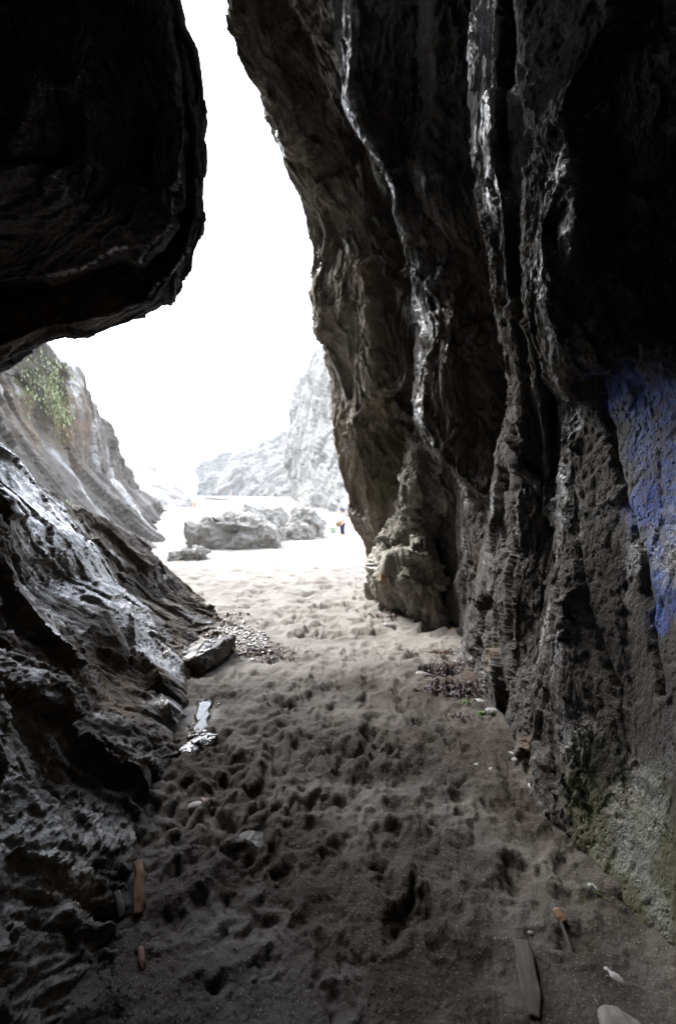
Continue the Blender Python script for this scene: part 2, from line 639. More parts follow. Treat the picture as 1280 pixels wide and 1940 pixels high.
# ------------------------------------------------------------------ the sea
mw, nt, b, out = new_mat('sea_water')
k = N(nt)
p = k.pos()
foam = k.ramp(k.noise(k.stretch(p, (1, 0, 0), .2), .12, 6, .65), .5, .58)
nt.links.new(k.mix(foam, (.10, .16, .20), (.75, .78, .8)), b.inputs['Base Color'])
b.inputs['Roughness'].default_value = .15
bp = k.n('ShaderNodeBump'); bp.inputs['Distance'].default_value = .3
nt.links.new(k.noise(k.stretch(p, (1, 0, 0), .4), .6, 5, .6), bp.inputs['Height'])
nt.links.new(bp.outputs[0], b.inputs['Normal'])
xs = np.linspace(-3000, 3000, 40); yy = np.concatenate([np.linspace(150, 400, 60), np.linspace(420, 4500, 30)])
WV = np.stack(np.meshgrid(xs, yy, indexing='ij') + [np.zeros((40, 90))], -1)
WV[..., 2] = -1.28 + .12 * perlin(WV * np.array([.02, .12, 1]))
tag(mesh_obj('sea', WV, grid_faces(40, 90), mw, base=(0, 0, -1.28)), 'strip of pale sea with surf beyond the beach', kind='structure')


# ------------------------------------------------------------------ cave: right side
def two(seg1, seg2, n1, n2):
    """one vertical line of the wall: upper part and lower part, each with its own number of points"""
    a = [pt(q) for q in seg1]
    top = a[0]
    a = [('w', top[0] - .5, top[1] - .1, 8.4)] + [('w', *q) for q in a]
    b_ = [('w', *pt(q)) for q in seg2]
    last = b_[-1]
    b_ = [a[-1]] + b_ + [('w', last[1], last[2], -.45)]
    L1, L2 = line(a, n1), line(b_, n2)
    return np.concatenate([L1, L2[1:]])


n1, n2 = 430, 330
WL = [
    # far outer side, behind the rim
    ([(760, -200, 5.4), (780, 0, 5.5), (850, 400, 6), (880, 800, 6.2)], [(900, 900, 6.4), (900, 1200, 6.4)]),
    # B: lit rim, its left edge then its crest
    ([(620, -200, 4.6), (628, 0, 4.7), (640, 150, 4.9), (675, 250, 5), (720, 320, 5), (738, 350, 5), (765, 450, 5.1),
      (778, 540, 5.1), (785, 610, 5.2), (780, 700, 5.2), (786, 800, 5.1)], [(802, 830, 5.9), (810, 1000, 6), (810, 1150, 5.9)]),
    ([(655, -200, 4.1), (665, 0, 4.2), (663, 180, 4.4), (690, 255, 4.5), (732, 318, 4.6), (745, 350, 4.6), (770, 450, 4.7),
      (784, 540, 4.8), (824, 630, 4.7), (818, 700, 4.7), (794, 808, 4.85)], [(812, 838, 5.6), (830, 1000, 5.75), (830, 1160, 5.6)]),
    ([(780, -200, 4.2), (790, 0, 4.3), (803, 180, 4.45), (770, 290, 4.6), (783, 360, 4.6), (828, 430, 4.5), (866, 480, 4.4),
      (850, 650, 4.45), (835, 780, 4.6), (842, 878, 4.6)], [(862, 895, 5.3), (865, 1000, 5.3), (862, 1185, 'g')]),
    ([(805, -200, 3.8), (815, 0, 3.9), (826, 180, 4.05), (795, 290, 4.3), (812, 370, 4.3), (848, 430, 4.3), (882, 480, 4.35),
      (880, 650, 4.4), (870, 800, 4.5), (880, 915, 4.4)], [(892, 935, 4.9), (892, 1000, 4.85), (888, 1100, 4.8), (880, 1215, 'g')]),
    ([(880, -200, 3.9), (895, 0, 4), (925, 350, 4.1), (950, 560, 4.1), (985, 740, 4.2), (960, 850, 4.2), (932, 960, 4.2)],
     [(928, 975, 4.6), (908, 1050, 4.5), (900, 1150, 4.4), (880, 1262, 'g')]),
    # D: the second big rib
    ([(880, -200, 3.1), (893, 0, 3.15), (891, 80, 3.15), (903, 250, 3.2), (918, 350, 3.2), (932, 450, 3.2), (930, 550, 3.2),
      (945, 620, 3.25), (972, 720, 3.3), (972, 765, 3.4), (936, 850, 3.7), (932, 940, 3.75)],
     [(934, 960, 3.75), (934, 1050, 3.78), (918, 1130, 3.8), (894, 1190, 3.88), (884, 1240, 3.95), (912, 1290, 3.65), (948, 1352, 'g')]),
    ([(930, -200, 2.8), (938, 0, 2.85), (930, 200, 2.9), (930, 300, 2.9), (952, 400, 2.9), (958, 550, 2.95), (975, 640, 3),
      (985, 740, 3.05), (985, 850, 3.1), (975, 940, 3.1)],
     [(975, 960, 3.1), (985, 1050, 3.1), (965, 1130, 3.05), (960, 1250, 3.0), (975, 1350, 2.8), (1005, 1485, 'g')]),
    ([(975, -200, 2.9), (985, 0, 2.88), (975, 150, 2.95), (960, 300, 2.98), (988, 400, 2.88), (985, 500, 3.0), (1008, 600, 2.95), (1020, 750, 3.08), (1035, 850, 3.02),
      (1035, 940, 3.02)], [(1030, 960, 3.0), (1020, 1080, 2.94), (1003, 1180, 2.9), (1000, 1250, 2.85), (1008, 1400, 2.58), (1018, 1505, 'g')]),
    # E: fluted folds above, flat painted face below
    ([(975, -200, 2.6), (985, 0, 2.6), (990, 200, 2.65), (1000, 400, 2.65), (995, 550, 2.65), (1005, 640, 2.7), (1030, 690, 2.8)],
     [(1055, 740, 3.0), (1058, 850, 2.95), (1052, 1000, 2.9), (1040, 1120, 2.75), (1030, 1200, 2.62), (1028, 1300, 2.48), (1033, 1430, 2.3), (1040, 1545, 'g')]),
    ([(1190, -200, 2.35), (1160, 20, 2.35), (1120, 80, 2.38), (1068, 165, 2.4), (1060, 210, 2.38), (1076, 300, 2.35), (1090, 390, 2.33), (1088, 460, 2.35), (1066, 520, 2.4), (1062, 600, 2.4), (1052, 678, 2.45)],
     [(1076, 760, 2.62), (1074, 900, 2.55), (1066, 1050, 2.45), (1060, 1200, 2.32), (1078, 1400, 2.12), (1100, 1610, 'g')]),
    ([(1240, -200, 2.4), (1220, 0, 2.45), (1160, 150, 2.45), (1150, 300, 2.42), (1140, 500, 2.36), (1160, 680, 2.2)],
     [(1150, 705, 2.42), (1165, 900, 2.3), (1185, 1100, 2.15), (1195, 1300, 2.0), (1190, 1500, 1.88), (1175, 1705, 'g')]),
    ([(1320, -200, 2.3), (1320, 0, 2.3), (1300, 300, 2.25), (1300, 500, 2.25), (1295, 600, 2.2), (1290, 672, 2.05)],
     [(1295, 700, 2.0), (1300, 1000, 1.85), (1305, 1300, 1.7), (1300, 1500, 1.62), (1290, 1825, 'g')]),
    ([('w', 2.1, 1.3, 4.), ('w', 2.0, 1.3, 3.), ('w', 1.4, 1.2, 2.15)], [('w', 1.5, 1.2, 2.), ('w', 1.4, 1.2, 1.), ('w', 1.35, 1.2, 0)]),
    ([('w', 1.6, -.5, 4.), ('w', 1.7, -.5, 3.), ('w', 1.5, -.5, 2.1)], [('w', 1.5, -.5, 2.), ('w', 1.4, -.5, 1.), ('w', 1.3, -.5, 0)]),
    ([('w', 1.2, -3, 4.), ('w', 1.3, -3, 3.), ('w', 1.2, -3, 2.1)], [('w', 1.2, -3, 2.), ('w', 1.1, -3, 1.), ('w', 1.0, -3, 0)]),
    ([('w', -1, -4.2, 4.), ('w', -1, -4.3, 3.), ('w', -1, -4.3, 2.1)], [('w', -1, -4.2, 2.), ('w', -1, -4.2, 1.), ('w', -1, -4.1, 0)]),
    ([('w', -3.4, -3, 4.), ('w', -3.4, -3, 3.), ('w', -3.3, -3, 2.1)], [('w', -3.2, -3, 2.), ('w', -3, -3, 1.), ('w', -2.9, -3, 0)]),
    ([('w', -3.9, .8, 4.), ('w', -3.9, .8, 3.), ('w', -3.8, .8, 2.1)], [('w', -3.7, .8, 2.), ('w', -3.4, .8, 1.), ('w', -3.2, .8, 0)]),
]
rows = [two(a, b_, n1, n2) for a, b_ in WL]
counts = [14, 26, 60, 26, 46, 22, 40, 26, 34, 46, 46, 60, 26, 16, 12, 12, 12, 12]
V = loft(rows, counts)
V = smooth(smooth(V, 0, 3), 1, 5)
def sstep(x, a, b_):
    t_ = np.clip((x - a) / (b_ - a), 0, 1)
    return t_ * t_ * (3 - 2 * t_)


px_, py_ = proj(V)
px_ = np.nan_to_num(px_, nan=2000.); py_ = np.nan_to_num(py_, nan=900.)
flat_ = sstep(np.arange(V.shape[0])[:, None], sum(counts[:10]) + 4, sum(counts[:10]) + 22) * sstep(np.arange(V.shape[1])[None], n1 + 4, n1 + 25)
flat_ = smooth(smooth(flat_, 0, 4), 1, 4)
V = rockify(V, basis((-.22, .1, 1), 1, 1, .6), .17 - .14 * flat_, wl=.6, seed=3., fine=1.4, swell=.5, rid=.10, close=.2, fac=1.25)
# long slanting cracks across the flat painted face
for c_ in (((1130, 700), (1165, 900), (1215, 1050), (1240, 1200), (1275, 1320)), ((1075, 1000), (1120, 1180), (1190, 1300))):
    cc = np.array([np.interp(V[..., 2], [P(c_[j][0], c_[j][1], 2.3)[2] for j in range(len(c_))][::-1], [c_[j][0] for j in range(len(c_))][::-1])])[0]
    X_, Y_ = proj(V)
    off = np.nan_to_num(np.abs(X_ + 9 * perlin(V * 9) - cc), nan=999)
    inside = (Y_ > c_[0][1]) & (Y_ < c_[-1][1])
    V[..., 0] += np.where(inside, .045 * np.exp(-(off / 7) ** 2), 0)
mk = masks(V, [(0, 1170, 735, .2, 1),  (0, 1280, 940, .15, .9), (0, 1245, 760, .22, 1), (0, 1195, 850, .15, 1), (0, 1215, 950, .15, 1), (0, 1270, 860, .2, .9),
               (0, 1225, 1040, .07, 1), (0, 1235, 1090, .09, 1), (0, 1230, 1170, .08, 1), (0, 1275, 1000, .1, .8), (0, 1275, 1130, .12, .8),
               (1, 1250, 1620, .4, 1.3), (1, 1150, 1580, .3, 1.2), (1, 1230, 1500, .25, .9), (1, 1110, 1490, .15, .5), (1, 1270, 1760, .2, .6), (1, 900, 1250, .22, .7),
               (2, 985, 1420, .14, .7), (2, 860, 620, .5, .3), (2, 850, 760, .35, .35), (2, 800, 730, .25, .4), (2, 890, 1060, .25, .3), (2, 900, 1240, .15, .6), (2, 940, 1330, .1, .5), (2, 980, 1460, .12, .6),
               (3, 1060, 1390, .12, .8), (3, 648, 20, .3, 1.5), (3, 645, 90, .3, 1.5), (3, 655, 160, .25, 1.5), (3, 900, 60, .25, 1), (3, 905, 200, .25, 1), (3, 925, 350, .2, 1), (3, 1050, 350, .2, 1), (3, 1050, 480, .2, 1), (3, 710, 290, .15, 1.4), (3, 760, 440, .14, 1.2), (3, 805, 620, .2, 1.2), (3, 800, 700, .2, 1), (3, 800, 350, .12, .8), (3, 850, 440, .1, .8), (3, 915, 100, .12, .5), (3, 925, 950, .15, .8), (3, 915, 1130, .15, .8), (3, 1250, 800, .5, .3)], 2.)
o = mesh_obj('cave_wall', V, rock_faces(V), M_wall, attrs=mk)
tag(o, 'dark fluted rock wall of the cave with blue spray paint, right side', 'rock wall')
WALL = V

# outer buttress
def col(pts, n, top=9.5):
    a = [pt(q) for q in pts]
    l_ = a[-1]
    return line([('w', a[0][0] - .4, a[0][1], top)] + [('w', *q) for q in a] + [('w', l_[0], l_[1], -.7)], n)


nv = 480
rows = [col(r, nv) for r in (
    [('w', 2.5, 12, 8), ('w', 4.0, 12.5, 4), ('w', 5., 12.5, 0)],
    [(560, -200, 8.5), (600, 0, 8.5), (700, 400, 9), (740, 800, 9), (780, 1060, 9)],
    [(365, -150, 6.0), (410, 0, 6.0), (435, 80, 6), (470, 160, 6.1), (495, 200, 6.2), (530, 310, 6.4), (565, 370, 6.5),
     (590, 430, 6.6), (600, 510, 6.8), (597, 560, 6.8), (605, 620, 6.9), (625, 700, 7), (628, 780, 7), (632, 860, 7), (645, 930, 7),
     (665, 990, 7), (686, 1030, 6.9), (705, 1100, 6.8)],
    [(430, -150, 5.6), (475, 0, 5.6), (540, 160, 5.7), (590, 310, 5.9), (640, 430, 6.1), (655, 560, 6.2), (665, 700, 6.3), (668, 800, 6.3),
     (685, 900, 6.5), (700, 980, 6.6), (715, 1050, 6.7), (730, 1120, 6.6)],
    [(510, -150, 5.5), (555, 0, 5.5), (610, 160, 5.6), (660, 310, 5.7), (700, 450, 5.7), (710, 600, 5.8), (720, 720, 5.8), (735, 800, 6.1),
     (735, 900, 6.4), (735, 980, 6.6), (740, 1050, 6.6), (760, 1140, 6.4)],
    [(620, -150, 5.7), (640, 0, 5.7), (690, 200, 5.8), (750, 330, 5.9), (790, 480, 5.9), (800, 600, 6), (800, 700, 6), (800, 800, 6.2),
     (790, 1000, 6.3), (820, 1160, 6.)],
    [(760, -150, 6.3), (780, 0, 6.3), (900, 400, 6.5), (900, 800, 6.6), (900, 1150, 6.6)])]
V = loft(rows, [12, 30, 60, 60, 70, 30])
V = smooth(smooth(V, 0, 4), 1, 4)
V = rockify(V, basis((-.35, .1, 1), 1, 1, .6), .28, wl=.95, seed=11.)
mk = masks(V, [(1, 715, 880, .5, .9), (1, 720, 930, .35, .9), (1, 730, 690, .2, .4), (2, 720, 520, .4, .7), (2, 735, 600, .3, .6), (2, 700, 480, .3, .5),
               (2, 730, 780, .3, .3), (2, 700, 250, .4, .3), (2, 690, 1020, .2, .5)], 4.)
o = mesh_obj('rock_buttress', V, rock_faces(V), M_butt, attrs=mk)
tag(o, 'tall leaning buttress of brown grey rock edging the bright opening, right of it', 'rock')
BUTT = V

# pale outcrop at the foot
nv = 230


def col2(pts, n):
    a = [pt(q) for q in pts]
    l_ = a[-1]
    return line([('w', a[0][0] + .1, a[0][1] + .3, a[0][2] + .25)] + [('w', *q) for q in a] + [('w', l_[0], l_[1], -.5)], n)


rows = [col2(r, nv) for r in (
    [(800, 830, 6.4), (780, 900, 6.6), (770, 1000, 6.9), (760, 1130, 6.9)],
    [(787, 828, 6.0), (757, 900, 6.1), (747, 960, 6.2), (722, 1008, 6.3), (704, 1050, 6.4), (697, 1090, 6.4), (694, 1125, 'g')],
    [(790, 824, 5.8), (772, 900, 5.8), (765, 970, 5.8), (752, 1020, 5.9), (745, 1035, 6.0), (735, 1050, 5.55), (724, 1100, 5.6), (722, 1142, 'g')],
    [(797, 826, 5.7), (788, 900, 5.6), (785, 980, 5.6), (782, 1030, 5.85), (778, 1045, 5.35), (768, 1100, 5.25), (765, 1162, 'g')],
    [(812, 838, 5.6), (808, 900, 5.6), (812, 980, 5.7), (805, 1040, 5.75), (802, 1060, 5.35), (800, 1110, 5.2), (800, 1176, 'g')],
    [(835, 868, 5.5), (828, 940, 5.5), (824, 1000, 5.8), (832, 1070, 5.7), (838, 1110, 5.3), (836, 1183, 'g')],
    [(870, 900, 5.6), (848, 960, 5.6), (850, 1050, 5.7), (855, 1120, 5.6), (852, 1180, 5.7)],
    [(900, 920, 6.1), (890, 1000, 6.1), (890, 1100, 6.1), (890, 1180, 6.1)])]
V = loft(rows, [12, 24, 34, 30, 34, 30, 14])
V = smooth(smooth(V, 0, 3), 1, 3)
V = rockify(V, basis((-.3, .1, 1), 1, 1, .65), .22, wl=.5, seed=21., fac=1.9, fine=1.2, swell=.7)
mk = masks(V, [(2, 715, 1110, .15, 1), (2, 830, 1140, .25, .6), (2, 800, 1080, .2, .4), (1, 825, 1100, .15, .7), (1, 840, 1060, .12, .5)], 6.)
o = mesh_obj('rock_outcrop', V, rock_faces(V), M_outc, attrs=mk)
tag(o, 'pale knobbly outcrop standing on the sand under the dark overhang, rusty at its left foot', 'rock')

# ------------------------------------------------------------------ cave: hanging block upper left
nv = 560


def hl(pts):
    return line(pts, nv)


edge_pts = [(330, -260, 4.3), (340, 0, 4.3), (352, 45, 4.3), (371, 100, 4.3), (374, 150, 4.3), (385, 215, 4.25), (388, 262, 4.2), (386, 270, 4.2),
            (392, 328, 4.2), (383, 345, 4.15), (380, 372, 4.15), (383, 400, 4.1), (383, 440, 4.1), (365, 490, 4.1), (343, 540, 4.05), (340, 553, 4.05),
            (328, 562, 4.05), (326, 576, 4.0), (290, 592, 4.0), (250, 612, 3.95), (200, 620, 3.9), (165, 636, 3.85), (120, 645, 3.8), (90, 655, 3.75),
            (60, 676, 3.7), (30, 695, 3.65), (0, 705, 3.6), (-150, 770, 3.4), (-500, 900, 3.2)]
rows = [
    hl([(150, -260, 9.5), (170, 0, 9.5), (240, 200, 9.0), (240, 350, 8.5), (180, 450, 8), (60, 540, 7), (-60, 600, 6.5), (-250, 640, 6), (-700, 800, 5)]),
    hl([(270, -260, 6.0), (290, 0, 6.0), (335, 200, 5.9), (345, 350, 5.8), (320, 450, 5.6), (240, 550, 5.2), (90, 605, 5.0), (-20, 660, 4.7), (-150, 720, 4.4), (-500, 850, 4.2)]),
    hl(edge_pts),
    hl([(312, -260, 3.9), (325, 0, 3.9), (352, 150, 3.9), (368, 260, 3.8), (372, 340, 3.75), (366, 420, 3.7), (350, 480, 3.65), (318, 530, 3.6), (290, 566, 3.6),
        (220, 600, 3.5), (170, 608, 3.4), (90, 625, 3.3), (0, 660, 3.2), (-150, 720, 3.0), (-500, 830, 2.8)]),
    hl([(300, -260, 3.85), (313, 0, 3.85), (338, 150, 3.85), (354, 260, 3.8), (351, 340, 3.75), (347, 430, 3.7), (300, 480, 3.6), (276, 505, 3.55), (222, 492, 3.5),
        (160, 528, 3.4), (100, 542, 3.3), (0, 550, 3.2), (-150, 590, 3.0), (-500, 690, 2.8)]),
    hl([(296, -260, 3.5), (309, 0, 3.5), (334, 150, 3.5), (350, 260, 3.5), (347, 340, 3.45), (343, 428, 3.4), (296, 474, 3.3), (268, 498, 3.3), (218, 485, 3.2),
        (156, 521, 3.1), (98, 534, 3.0), (0, 540, 2.9), (-150, 580, 2.7), (-500, 680, 2.5)]),
    hl([(200, -260, 2.9), (220, 0, 2.9), (250, 200, 2.9), (235, 330, 2.85), (190, 400, 2.8), (90, 440, 2.7), (-50, 460, 2.6), (-250, 500, 2.4), (-600, 600, 2.1)]),
    hl([(30, -260, 2.1), (50, 0, 2.1), (70, 150, 2.1), (40, 230, 2.1), (0, 280, 2.1), (-100, 300, 2.0), (-250, 340, 1.9), (-700, 400, 1.7)]),
    hl([('w', -1.0, 1.0, 7.5), ('w', -1.6, .9, 6.0), ('w', -2.2, .8, 4.8), ('w', -3.0, .6, 4.0), ('w', -4.0, .3, 3.4)]),
    hl([('w', -.6, -3, 8.2), ('w', -1.5, -3, 6.5), ('w', -2.4, -3, 5.4), ('w', -3.2, -3, 4.6), ('w', -4.2, -3, 3.8)]),
]
V = loft(rows, [16, 30, 50, 34, 12, 60, 50, 20, 14])
V = smooth(smooth(V, 0, 2), 1, 3)
V = rockify(V, basis((.5, .1, .6), 1, 1, .7), .14, wl=.7, seed=31., flip=True)
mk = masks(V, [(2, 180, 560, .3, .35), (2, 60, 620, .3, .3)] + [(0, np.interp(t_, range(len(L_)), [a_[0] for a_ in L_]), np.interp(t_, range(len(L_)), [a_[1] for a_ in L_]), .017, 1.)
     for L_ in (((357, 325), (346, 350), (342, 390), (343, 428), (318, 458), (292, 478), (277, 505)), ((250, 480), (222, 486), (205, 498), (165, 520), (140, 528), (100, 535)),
                ((372, 480), (350, 512), (318, 535), (295, 566), (250, 592), (215, 603), (180, 606))) for t_ in np.arange(0, len(L_) - 1, .09)], 6.)  # pale lip lines: light catching the ledges, painted as rock colour
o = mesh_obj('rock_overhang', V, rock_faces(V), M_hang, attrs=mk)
tag(o, 'huge near black hanging rock with stepped lower lip, upper left of the opening', 'rock overhang')

# roof that closes the cave overhead
xs = np.linspace(-7, 5, 70); yy = np.linspace(-5.5, 5.9, 60)
V = np.stack(np.meshgrid(xs, yy, indexing='ij') + [np.full((70, 60), 8.3)], -1)
V[..., 2] += .6 * fbm(V * .6, 3)
V = np.concatenate([V, V[:, -1:] + np.array([0, .6, 4.])], 1)
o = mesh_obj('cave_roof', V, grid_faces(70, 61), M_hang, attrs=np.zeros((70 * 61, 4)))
tag(o, 'dark rock roof closing the cave overhead', 'rock roof')
# rock mass over the hanging block, so that the left side is solid up to the cliff top
# ------------------------------------------------------------------ cave: lower left wet rock
nv = 620
LR = [
    hl([('w', -.75, -3, -.5), ('w', -.78, .5, -.4), ('w', -.78, 1.3, -.4), (170, 2060, 1.55), (215, 1960, 1.75), (250, 1800, 1.95), (300, 1640, 2.4), (340, 1560, 2.8), (360, 1480, 3.3), (420, 1340, 4.5),
        (440, 1260, 5.6), (430, 1225, 6.2)]),
    hl([('w', -.7, -3, .0), ('w', -.72, .5, 0), (100, 1990, 'g'), (150, 1925, 'g'), (190, 1800, 'g'), (240, 1690, 'g'), (255, 1580, 'g'), (285, 1485, 'g'), (338, 1425, 'g'), (340, 1340, 'g'),
        (350, 1260, 'g'), (390, 1215, 'g'), (440, 1185, 'g')]),
    hl([('w', -.82, -3, .35), ('w', -.85, .5, .35), (60, 1850, 1.27), (125, 1740, 1.48), (165, 1650, 1.70), (200, 1570, 1.92), (228, 1500, 2.12), (262, 1430, 2.35), (300, 1370, 2.8), (300, 1290, 3.3),
        (325, 1220, 4.2), (370, 1185, 4.9), (425, 1172, 5.5)]),
    hl([('w', -1.3, -3, .7), ('w', -1.3, .5, .75), (-80, 1650, 1.32), (0, 1600, 1.5), (70, 1520, 1.76), (130, 1440, 2.05), (165, 1380, 2.32), (200, 1310, 2.75), (240, 1250, 3.2), (275, 1200, 3.8),
        (320, 1180, 4.5), (360, 1165, 5.1), (410, 1160, 5.6)]),
    hl([('w', -1.7, -3, 1.1), ('w', -1.7, .5, 1.2), (-160, 1350, 1.5), (-50, 1350, 1.72), (30, 1320, 1.96), (100, 1270, 2.3), (150, 1210, 2.68), (190, 1170, 3.2), (240, 1150, 3.7), (285, 1150, 4.3),
        (320, 1150, 4.9), (360, 1148, 5.3), (400, 1150, 5.7)]),
    hl([('w', -2.0, -3, 1.5), ('w', -2.0, .5, 1.5), (-200, 1120, 1.8), (-80, 1120, 2.1), (0, 1120, 2.45), (60, 1110, 3.0), (110, 1100, 3.3), (170, 1100, 3.7), (220, 1110, 4.1), (265, 1125, 4.6),
        (310, 1135, 5.1), (350, 1140, 5.5), (392, 1146, 5.8)]),
    hl([('w', -2.3, -3, 2.), ('w', -2.3, .5, 1.9), (-300, 900, 2.2), (-100, 900, 2.5), (0, 950, 2.8), (60, 990, 3.2), (120, 1020, 3.6), (180, 1060, 4.0), (230, 1085, 4.5), (275, 1100, 4.9),
        (315, 1120, 5.4), (352, 1130, 5.7), (388, 1142, 6.0)]),
    hl([('w', -3., -3, 2.5), ('w', -3.1, .5, 2.3), (-300, 730, 3.2), (-120, 780, 3.4), (0, 848, 3.7), (60, 898, 4.1), (130, 945, 4.6), (200, 990, 5.0), (255, 1025, 5.4), (285, 1043, 5.6), (320, 1080, 5.9),
        (350, 1112, 6.2), (385, 1138, 6.4)]),
    hl([('w', -4.5, -3, 3), ('w', -4.5, .5, 2.6), ('w', -5.0, 3.8, 2.2), ('w', -4.6, 5., 1.4), ('w', -3.9, 5.8, .9), ('w', -3.4, 6.3, .4), ('w', -2.9, 6.6, .1), ('w', -2.3, 6.9, -.1)]),
    hl([('w', -6, -3, -.5), ('w', -6.5, 1.5, -.5), ('w', -6, 5.5, -.6), ('w', -5, 6.8, -.6), ('w', -4.2, 7.2, -.6), ('w', -3.4, 7.3, -.6), ('w', -2.6, 7.4, -.6)]),
]
V = loft(LR, [10, 60, 60, 56, 56, 46, 56, 14, 10])
V = smooth(smooth(V, 0, 4), 1, 5)
V = rockify(V, basis((.72, .5, -.62), 1, 1, .5), .19, wl=.75, seed=43., flip=False, fine=1.1, fac=1.15, close=.8, swell=.75)
mk = masks(V, [(3, 20, 880, .8, 2), (3, 80, 950, .8, 2), (3, 140, 1010, .65, 2), (3, 200, 1070, .55, 2), (3, 260, 1130, .5, 2), (3, 300, 1200, .4, 1.6), (3, 335, 1240, .35, 1.4), (3, 60, 1600, .4, .8),
               (3, 90, 1750, .3, .8), (3, 40, 1350, .3, .8), (3, 20, 1450, .3, .8), (3, 180, 1550, .2, .8), (3, 330, 1330, .25, .9),
               (2, 330, 1220, .2, .6), (2, 230, 1310, .35, .6), (2, 100, 1180, .35, .4), (2, 330, 1170, .3, .4), (2, 60, 1250, .3, .4), (2, 150, 1720, .2, .4), (1, 100, 1620, .2, .3), (1, 330, 1230, .12, .6)], 8.)
o = mesh_obj('wet_rock', V, rock_faces(V), M_left, attrs=mk)
tag(o, 'wet brown black rock sloping down to the sand at lower left, glistening', 'rock')
LEFT = V

# ------------------------------------------------------------------ outside: left cliff, far rocks
def ground_row(pts, n, dz=-1.0):
    a = [pt(q) for q in pts]
    return line([('w', q[0], q[1], q[2] + dz) for q in a], n)


def cliff(name, base_pts, mids, sky_pts, back, n, counts, M, amp, wl, mat, seed, label, blobs=()):
    rows = [ground_row(base_pts, n, -1.0), ground_row(base_pts, n, 0)] + [line(m, n) for m in mids] + [line(sky_pts, n), line(back, n)]
    V = loft(rows, counts)
    V = smooth(smooth(V, 0, 4), 1, 4)
    V = rockify(V, M, amp, wl=wl, seed=seed)
    o = mesh_obj(name, V, rock_faces(V), mat, attrs=masks(V, blobs, seed))
    tag(o, label, 'cliff')
    return V, o


LCL, _ = cliff('left_cliff'.replace('left_', 'shore_'),
    [('w', -7, 5, -.2), ('w', -6.6, 9, -.2), (250, 1100, 'g'), (285, 1050, 'g'), (309, 1029, 'g'), (284, 1000, 30), (300, 992, 'g'), (300, 975, 'g'), (318, 968, 'g')],
    [[('w', -7.5, 5, 1.5), (-60, 860, 9), (60, 900, 11), (150, 960, 13), (225, 985, 15), (262, 992, 17), (262, 965, 26), (275, 960, 28), (285, 955, 34), (300, 955, 40)],
     [('w', -8.5, 5, 4), (-120, 650, 10), (20, 760, 12), (90, 820, 14), (150, 870, 16), (200, 905, 19), (225, 915, 24), (245, 925, 28), (262, 930, 34), (275, 935, 40)]],
    [('w', -9, 6, 7), (-150, 450, 11), (0, 560, 12.5), (90, 655, 14), (125, 690, 15.5), (155, 725, 17), (190, 775, 19), (212, 808, 21), (219, 850, 22), (238, 872, 25), (262, 925, 32), (275, 940, 40)],
    [('w', -16, 8, 6), (-200, 500, 18), (60, 750, 25), (150, 850, 32), (200, 900, 40), (230, 930, 50)],
    420, [12, 90, 110, 90, 20], basis((.45, .35, -.8), 1, 1, .3), .75, 3.0, M_cliff, 51.,
    'brown grey slanting cliff with grass tufts beside the beach, left of the opening',
    [(2, 160, 800, 2, .4), (2, 60, 800, 1.2, .4), (1, 120, 760, 1.6, .5), (1, 80, 720, 1., .6)])

FR, _ = cliff('rocky_point',
    [(130, 985, 'g'), (250, 972, 'g'), (310, 964, 'g'), (345, 962, 'g'), (363, 960, 'g')],
    [[(130, 900, 58), (250, 915, 62), (310, 925, 64), (345, 940, 66), (362, 955, 66)]],
    [(100, 840, 70), (225, 853, 74), (245, 862, 74), (268, 873, 74), (290, 885, 74), (303, 902, 74), (330, 915, 74), (345, 930, 74), (361, 948, 72)],
    [(100, 880, 100), (225, 890, 100), (290, 910, 95), (345, 945, 90), (360, 955, 90)],
    220, [6, 50, 60, 10], basis((.8, .2, -.4), 1, 1, .4), 1.6, 6.0, M_boul, 61.,
    'low pale rocky point behind the slanting cliff, running down to the beach')

HL, _ = cliff('headland',
    [(368, 941, 168), (400, 941, 165), (450, 941, 160), (500, 942, 150), (540, 942, 145), (600, 945, 140)],
    [[(372, 915, 172), (400, 900, 172), (450, 890, 170), (500, 885, 168), (545, 880, 165), (600, 870, 160)]],
    [(376, 897, 185), (385, 878, 186), (405, 868, 188), (425, 855, 190), (445, 850, 192), (455, 846, 194), (475, 842, 196), (495, 832, 198), (515, 818, 200), (528, 812, 200), (545, 812, 200), (600, 800, 200)],
    [(390, 905, 240), (450, 880, 240), (520, 850, 240), (600, 840, 240)],
    300, [6, 70, 80, 10], basis((.5, .2, .7), 1, 1, .75), 5.0, 12.0, M_far, 71.,
    'pale rocky headland in the distance across the beach, washed out by the glare')

tag(cliff('sea_stack',
    [(556, 940, 'g'), (562, 945, 'g'), (575, 955, 'g'), (600, 963, 'g'), (640, 975, 'g'), (720, 990, 'g')],
    [[(543, 880, 128), (560, 850, 110), (585, 830, 85), (610, 820, 72), (650, 820, 60), (720, 820, 50)],
     [(545, 800, 128), (560, 760, 112), (585, 730, 92), (610, 710, 80), (650, 700, 68), (720, 700, 60)]],
    [(556, 760, 130), (562, 740, 118), (572, 712, 104), (590, 680, 94), (612, 655, 86), (650, 610, 76), (720, 560, 70)],
    [(640, 760, 150), (650, 740, 140), (660, 700, 130), (680, 680, 120), (720, 640, 110), (800, 600, 100)],
    260, [8, 70, 60, 40, 20], basis((.2, .3, 1), 1, 1, .6), 2.6, 6.0, M_far, 81.,
    'tall pale rock stack rising from the beach behind the buttress')[1], cat='rock stack')

